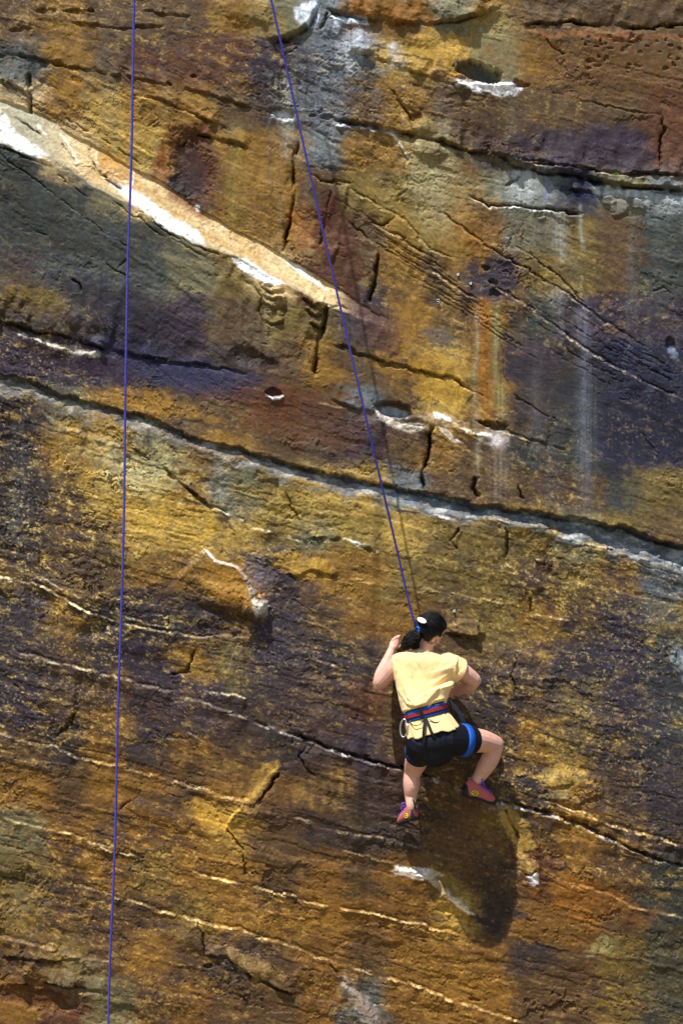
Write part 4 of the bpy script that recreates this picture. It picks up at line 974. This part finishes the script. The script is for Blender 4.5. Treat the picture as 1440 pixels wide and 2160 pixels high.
# T-shirt
def ring_lr(uL, vL, uR, vR, dc, dh, n=40, e=2.5):
    out = []
    for k in range(n):
        t = 2 * math.pi * k / n; c, s_ = math.cos(t), math.sin(t)
        cu = math.copysign(abs(c) ** (2 / e), c); su = math.copysign(abs(s_) ** (2 / e), s_)
        f = (cu + 1) / 2
        out.append(P(uL + (uR - uL) * f, vL + (vR - vL) * f, dc + dh * su))
    return out
bm = bmesh.new()
rings(bm, [ring_lr(*q) for q in ((867, 1371, 904, 1373, 100, 18), (851, 1374.5, 924, 1379, 101, 27), (836, 1379, 946, 1388, 102, 34), (830, 1389, 957, 1398, 103, 38), (829, 1405, 961, 1411, 105, 40),
     (831, 1430, 954, 1432, 108, 41), (835, 1450, 947, 1448, 112, 43), (839, 1470, 943, 1464, 117, 45), (843, 1488, 942, 1478, 121, 47), (846, 1499, 941, 1485, 122, 46), (851, 1506, 939, 1489, 122, 40), (854, 1516, 942, 1500, 123, 39))])
limb(bm, [(938, 1404, 101, 28, 30), (958, 1409, 98, 26, 28), (971, 1415, 94, 25, 27)], 20, 3, (False, True))
limb(bm, [(854, 1395, 101, 20, 28), (845, 1398, 100, 21, 26), (837, 1402, 98, 21.5, 25)], 20, 3, (False, True))
shirt = remesh('t_shirt', bm, .0045, SHIRT, person, 3)
me = shirt.data; nv = len(me.vertices)
co = np.empty(nv * 3, np.float32); me.vertices.foreach_get('co', co); co = co.reshape(-1, 3)
no = np.empty(nv * 3, np.float32); me.vertices.foreach_get('normal', no); no = no.reshape(-1, 3)
u, v = unproject(co); fac = sst(.25, -.35, no[:, 1])
dsp = 2.4 * fbm(u / 30, v / 34, 3, 3)
for pts, A, w, L in (
    ([(962, 1424), (945, 1440), (920, 1452), (892, 1463), (876, 1476)], -6.0, 2.2, 16),
    ([(846, 1470), (856, 1486), (876, 1492), (900, 1484), (916, 1466), (921, 1456)], -3.6, 2.2, 9),
    ([(850, 1452), (858, 1474), (872, 1486)], -2.0, 2, 8),
    ([(905, 1492), (915, 1480), (928, 1478), (940, 1474)], -3.0, 2, 7),
    ([(838, 1382), (834, 1394), (836, 1414), (834, 1432)], 2.6, 1.8, 7),
    ([(966, 1388), (962, 1404), (963, 1420), (955, 1434)], 3.0, 1.8, 8),
    ([(862, 1390), (868, 1430), (876, 1470)], 1.6, 4, 14), ([(850, 1400), (858, 1440), (862, 1468)], 1.4, 3.5, 12), ([(872, 1384), (882, 1402), (890, 1416)], -1.2, 3, 9),
    ([(955, 1398), (940, 1408), (920, 1414)], -1.8, 3, 12), ([(950, 1418), (925, 1432), (895, 1446)], -1.3, 3.5, 12)):
    sdd, tp = sd2(u, v, pts)
    dsp += 1.9 * A * tp * np.tanh(sdd / w) * np.exp(-np.abs(sdd) / L)
me.vertices.foreach_set('co', (co + no * (dsp * fac / S)[:, None]).astype(np.float32).ravel()); me.update()
bm = bmesh.new()   # neck ribbing
tube(bm, ring_lr(866, 1370.5, 905, 1372.5, 100.5, 18.5, 30, 2.0) + ring_lr(866, 1370.5, 905, 1372.5, 100.5, 18.5, 30, 2.0)[:1], 1.6 / S, 6); mesh_obj('collar', bm, SHIRT, shirt)
# tail of the shirt below the belt: an open skirt of cloth with its own folds
bm = bmesh.new()
rl = []
for t in np.linspace(0, 1, 14):
    ring_ = ring_lr(853 + 5 * t, 1516 + 45 * t, 943 + 25 * t ** .8, 1500 + 36 * t, 123 + 8 * t, 40 + 9 * t, 72, 2.3)
    out = []
    for k, p in enumerate(ring_):
        a = 2 * math.pi * k / 72; c0 = P(905 + 8 * t, 1520 + 40 * t, 124 + 7 * t); d = p - c0; d.z = 0
        wv = (1.5 * math.sin(9 * a + 1.2 * t) + 1.1 * math.sin(15 * a + 2 + 3 * t) + .7 * math.sin(23 * a)) * t
        out.append(p + d.normalized() * (wv / S) + Vector((0, 0, (2.0 * math.sin(5 * a + .7) + 1.2 * math.sin(11 * a)) * t / S)))
    rl.append(out)
rings(bm, rl, cap=False)
tail = mesh_obj('shirt_tail', bm, SHIRT, shirt)
so = tail.modifiers.new('thickness', 'SOLIDIFY'); so.thickness = .004; so.offset = -1

# shorts
bm = bmesh.new()
limb(bm, [(912, 1530, 126, 42, 38), (914, 1550, 131, 48, 43), (915, 1566, 134, 50, 46), (916, 1577, 134, 45, 42)], 22)
limb(bm, [(890, 1562, 136, 34, 40), (885, 1583, 119, 30, 33.5), (881, 1593, 107, 28, 31)], 22, 4, (False, True))
limb(bm, [(935, 1559, 134, 38, 41), (970, 1560, 117, 32.5, 34), (998, 1561, 99, 28.4, 30)], 22, 4, (False, True))
shorts = remesh('shorts', bm, .0042, SHORT, person, 3)

# harness
def belt_band(f0, f1, off, name, mat, parent, n=56):
    bm = bmesh.new()
    def rg(f, o):
        return ring_lr(850.5 + 4.0 * f - o, 1503 + 22 * f, 940 + 5 * f + o, 1478 + 22 * f, 123, 43.5 + o, n, 2.3)
    a, b, c, d = (rg(f0, off), rg(f1, off), rg(f1, off - 3), rg(f0, off - 3))
    vs = [[bm.verts.new(p) for p in r] for r in (a, b, c, d)]
    for i in range(4):
        for k in range(n): bm.faces.new((vs[i][k], vs[i][(k + 1) % n], vs[(i + 1) % 4][(k + 1) % n], vs[(i + 1) % 4][k]))
    return mesh_obj(name, bm, mat, parent, False)
harness = belt_band(0, 1, 0, 'harness', BLUE, person)
belt_band(.34, .68, 1.6, 'belt_webbing', RED, harness)
for f in (-.03, .72, .97): belt_band(f, f + .09, .9, 'belt_edging', BLACK, harness)
def strap(pts, name, mat, w=3.2, th=1.2, parent=None):
    bm = bmesh.new(); c = [P(*p) for p in smooth_path(pts, 4)]; rs = []
    for i, p in enumerate(c):
        t = (c[min(i + 1, len(c) - 1)] - c[max(i - 1, 0)]).normalized(); a = t.cross(VIEW).normalized(); b = t.cross(a)
        rs.append([p + a * (x * w / S) + b * (y * th / S) for x, y in ((-1, -1), (1, -1), (1, 1), (-1, 1))])
    rings(bm, rs); return mesh_obj(name, bm, mat, parent, False)
strap([(896, 1515, 169), (894.5, 1532, 177), (893, 1548, 182), (894, 1566, 181)], 'riser_strap', BLACK, 3.2, 1.2, harness)
strap([(898, 1515, 170), (904, 1530, 177), (910, 1545, 182), (917, 1556, 180)], 'riser_strap', BLACK, 2.8, 1.2, harness)
strap([(886, 1494, 168.6), (888, 1505, 169.4), (889, 1514, 169.2)], 'belt_keeper', BLACK, 3.6, 1.6, harness)
strap([(858, 1504, 148), (860, 1514, 149), (861, 1523, 149)], 'belt_keeper', BLACK, 2.6, 1.6, harness)
def loop_band(path, k, name, mat, rad, w):
    """flat band round a thigh: path two points, at centre fraction k"""
    a, b = P(*path[0]), P(*path[1]); t = (b - a).normalized(); c = a + (b - a) * k
    s1 = t.cross(VIEW).normalized(); s2 = t.cross(s1); bm = bmesh.new(); n = 40; vs = []
    for dx, o in ((-w, 0), (-w * .1, 1.0), (w * .1, .2), (w, .8), (w, -3), (-w, -3)):
        vs.append([bm.verts.new(c + t * (dx / S) + s1 * ((rad[0] + o) / S * math.cos(2 * math.pi * q / n)) + s2 * ((rad[1] + o) / S * math.sin(2 * math.pi * q / n))) for q in range(n)])
    for i in range(len(vs)):
        for q in range(n): bm.faces.new((vs[i][q], vs[i][(q + 1) % n], vs[(i + 1) % len(vs)][(q + 1) % n], vs[(i + 1) % len(vs)][q]))
    return mesh_obj(name, bm, mat, harness)
loop_band(((950, 1560.5, 127), (1000, 1562, 98)), .52, 'leg_loop', BLUE, (33.6, 35.4), 7.4)
loop_band(((888, 1572, 130), (881, 1594, 106)), .62, 'leg_loop', NAVY, (29.8, 32.2), 2.4)
for pts in ([(862, 1522, 152), (872, 1530, 168), (886, 1528, 174), (894, 1518, 172)], [(904, 1517, 171), (918, 1524, 172), (932, 1518, 162), (940, 1503, 148)]):
    bm = bmesh.new(); tube(bm, [P(*p) for p in pts], .9 / S, 6, 4); mesh_obj('gear_loop', bm, BLACK, harness)
strap([(941, 1476, 122), (955, 1488, 112), (969, 1506, 98), (981, 1532, 84)], 'sling', GREY, 4.5, 1.4, harness)
bm = bmesh.new(); tube(bm, [P(946, 1478, 128), P(951, 1490, 126), P(949, 1500, 128), P(956, 1498, 120), P(966, 1510, 108)], 1.3 / S, 6, 4); mesh_obj('tie_cord', bm, BLACK, harness)

# climbing shoes
def shoe(heel, toe, upv, lat_sign):
    f = (toe - heel).normalized(); u_ = (upv - f * upv.dot(f)).normalized(); l_ = u_.cross(f); k = (toe - heel).length / 74
    def sp(x, y, z): return heel + f * (x * k) + l_ * (y * k) + u_ * (z * k)
    SEC = [(0, 6, 6, 27), (4, 10.5, 1.5, 35), (13, 13.5, .0, 37), (24, 13.5, 1.5, 34), (34, 15, 2.0, 29.5), (46, 16.5, .5, 24), (56, 16, -1.5, 19.5), (65, 13.5, -3, 14.5), (71, 9.5, -3.5, 10), (74, 4, -3, 4)]
    def sec(x, w, zb, zt, n=20, grow=0):
        out = []
        for q in range(n):
            t = 2 * math.pi * q / n; c, s_ = math.cos(t), math.sin(t)
            yy = math.copysign(abs(c) ** .75, c) * (w + grow); zz = (zb + zt) / 2 + (zt - zb + 2 * grow) / 2 * math.copysign(abs(s_) ** .75, s_)
            if s_ > 0: yy *= 1 - .35 * s_
            out.append(sp(x, yy, zz))
        return out
    bm = bmesh.new(); rings(bm, [sec(*map(float, q)) for q in smooth_path(SEC, 3)]); up = mesh_obj('climbing_shoe', bm, CORAL, person)
    bm = bmesh.new()   # sole and rand: follows the bottom, climbs over toe and heel
    rs = []
    for x, w, zb, zt in smooth_path(SEC, 3):
        toe_t = float(sst(50, 70, np.float64(x))); heel_t = float(sst(12, 2, np.float64(x)))
        h = zb + 4.5 + (zt - zb - 4) * .85 * max(toe_t, heel_t); rs.append(sec(x, w, zb, h, 20, 1.3))
    rings(bm, rs); mesh_obj('rubber_rand', bm, RUBBER, up)
    bm = bmesh.new(); tube(bm, [sp(1, 0, 26), sp(-1.5, 0, 37), sp(1, 0, 46), sp(5, 0, 41)], 2.6 * k, 6, 3); mesh_obj('pull_loop', bm, RUBBER, up)
    bm = bmesh.new()
    for i in range(5):
        x = 30 + 6.5 * i; z = 30.2 - 2.7 * i + .6; w = 8
        tube(bm, [sp(x, -w, z - 3), sp(x + 1.5, -w * .5, z + .2), sp(x + 3, 0, z - .2), sp(x + 1.5, w * .5, z + .2), sp(x, w, z - 3)], 1.5 * k, 6, 2)
    for sg in (-1, 1):
        tube(bm, [sp(28, 0, 36), sp(27, 5 * sg, 42), sp(31, 10 * sg, 42), sp(32, 9 * sg, 36), sp(29, 2 * sg, 36)], 1.2 * k, 6, 3)
        tube(bm, [sp(28, 2 * sg, 36), sp(33, 9 * sg, 37), sp(36, 13 * sg, 29)], 1.1 * k, 6, 3)
    mesh_obj('lace', bm, PURPLE, up)
    for sg in (-1, 1):   # printed mark on either side: a lime ring with a bar through it
        bm = bmesh.new()
        el = [sp(20 + 7 * math.cos(t), sg * 14.4, 14 + 4.6 * math.sin(t)) for t in np.linspace(0, 2 * math.pi, 16)]
        tube(bm, el, .95 * k, 5); tube(bm, [sp(15, sg * 14.5, 11), sp(20, sg * 14.7, 15), sp(25, sg * 14.7, 13.5)], .9 * k, 5, 2)
        mesh_obj('side_mark', bm, LIME, up)
    return up
shoe(P(973, 1678, 40 + fr_), P(1044, 1694, 18 + fr_), Vector((.12, -.15, 1)), 1)
shoe(P(881, 1728, 69 + fl_), P(843.5, 1737, 12 + fl_), Vector((-.05, -.2, 1)), -1)

# ------------------------------------------------------------------ gear that is not hers to wear
bm = bmesh.new()
el = []
for t in np.linspace(0, 2 * math.pi, 29):
    el.append(P(851 + 7.5 * math.cos(t) + 2.5 * math.sin(t) * -.3, 1536 + 19 * math.sin(t), 148 + 3 * math.cos(t)))
tube(bm, el, 1.7 / S, 8); carab = mesh_obj('carabiner', bm, METAL)
tag(carab, 'silver oval carabiner hanging at the left side of the climber\'s harness belt', 'carabiner')
bm = bmesh.new(); tube(bm, [P(858.6, 1526, 151), P(858.8, 1536, 151), P(858.2, 1546, 151)], 2.3 / S, 8); mesh_obj('gate', bm, METAL, carab)

def rope(pts, r, label):
    bm = bmesh.new(); tube(bm, [P(*p) for p in pts], r, 10, 6); o = mesh_obj('climbing_rope', bm, ROPE)
    return tag(o, label, 'rope')
main = [(-900, 420), (0, 290), (300, 246), (600, 202), (900, 158), (1150, 90), (1306, 58)]
rope([(572 + .2292 * v - 3 * math.sin(math.pi * max(v, 0) / 1306), v, d) for v, d in main] + [(892, 1345, 56), (905, 1400, 58), (914, 1470, 66), (918, 1520, 80)], .0074,
     'taut violet rope running from the top of the picture down behind the climber\'s head')
rope([(305, -900, 630), (283.5, 0, 620), (277.5, 330, 618), (270, 550, 616), (265, 830, 612), (262, 1080, 610), (256, 1300, 608), (249, 1500, 606), (243, 1780, 602), (233.5, 2000, 600), (229, 2160, 598), (212, 2900, 590)], .0074,
     'slack violet rope hanging free down the whole left side of the cliff')

def bolt(u, v, r, label, ring=False):
    s0 = surf(u, v) + 1; r *= .72
    root = bpy.data.objects.new('rock_bolt', None); COL.objects.link(root); tag(root, label, 'bolt', 'bolts drilled into the cliff')
    bm = bmesh.new(); c = P(u, v, s0); ax = Vector((0, -1, 0))
    rings(bm, [[c + ax * (h / S) + Vector((math.cos(t), 0, math.sin(t))) * (rr / S) for t in np.linspace(0, 2 * math.pi, 6, endpoint=False)] for h, rr in ((-3, r * .6), (3, r * .6), (3.6, r * .5))])
    mesh_obj('bolt_head', bm, STEEL, root, False)
    bm = bmesh.new()
    plate = [(-.8, .9), (.8, .9), (1.0, 0), (.7, -1.2), (-.7, -1.2), (-1.0, 0)]
    rings(bm, [[P(u + a * r, v - b * r, s0 + h + (3 if b < -1 else 0)) for a, b in plate] for h in (-1.5, 1.2)]); mesh_obj('hanger_plate', bm, STEEL, root, False)
    if ring:
        bm = bmesh.new(); tube(bm, [P(u + r * 1.1 * math.cos(t), v + r * 1.2 + r * 1.5 * math.sin(t), s0 + 4) for t in np.linspace(0, 2 * math.pi, 16)], r * .28 / S, 6); mesh_obj('ring', bm, STEEL, root)
bolt(965, 578, 3.6, 'small bright bolt, upper of the two close together right of the white ledge edge')
bolt(992, 597, 3.4, 'small grey bolt, lower of the two close together above the orange streak')
bolt(923, 633, 4.2, 'bolt with a steel ring on the ochre wall left of the orange streak', True)
bolt(957, 1288, 3.6, 'small bolt on the brown rock just above and right of the climber\'s head')

# a tuft growing from the ledge at upper right
plant = bpy.data.objects.new('plant', None); COL.objects.link(plant); plant.location = P(1298, 370, surf(1298, 368))
tag(plant, 'tiny bright green seedling rooted in the shaded ledge at upper right', 'plant')
LEAF = simple_mat('fresh_leaf', (120, 176, 40), .5, .3, .2, 80)
for k in range(9):
    a = -1.1 + 2.2 * k / 8 + rnd.uniform(-.2, .2); L_ = rnd.uniform(5, 9) / S; dr = Vector((math.sin(a), -.6 - .3 * rnd.random(), math.cos(a))).normalized()
    sd_ = dr.cross(Vector((0, 1, 0))).normalized(); bm = bmesh.new()
    p0 = Vector((rnd.uniform(-.004, .004), 0, 0)); vs = [bm.verts.new(p) for p in (p0, p0 + dr * L_ * .5 + sd_ * L_ * .26, p0 + dr * L_, p0 + dr * L_ * .5 - sd_ * L_ * .26, p0 + dr * L_ * .55 + Vector((0, .0015, 0)))]
    for a_, b_ in ((0, 1), (1, 2), (2, 3), (3, 0)): bm.faces.new((vs[a_], vs[b_], vs[4]))
    mesh_obj('leaf', bm, LEAF, plant)
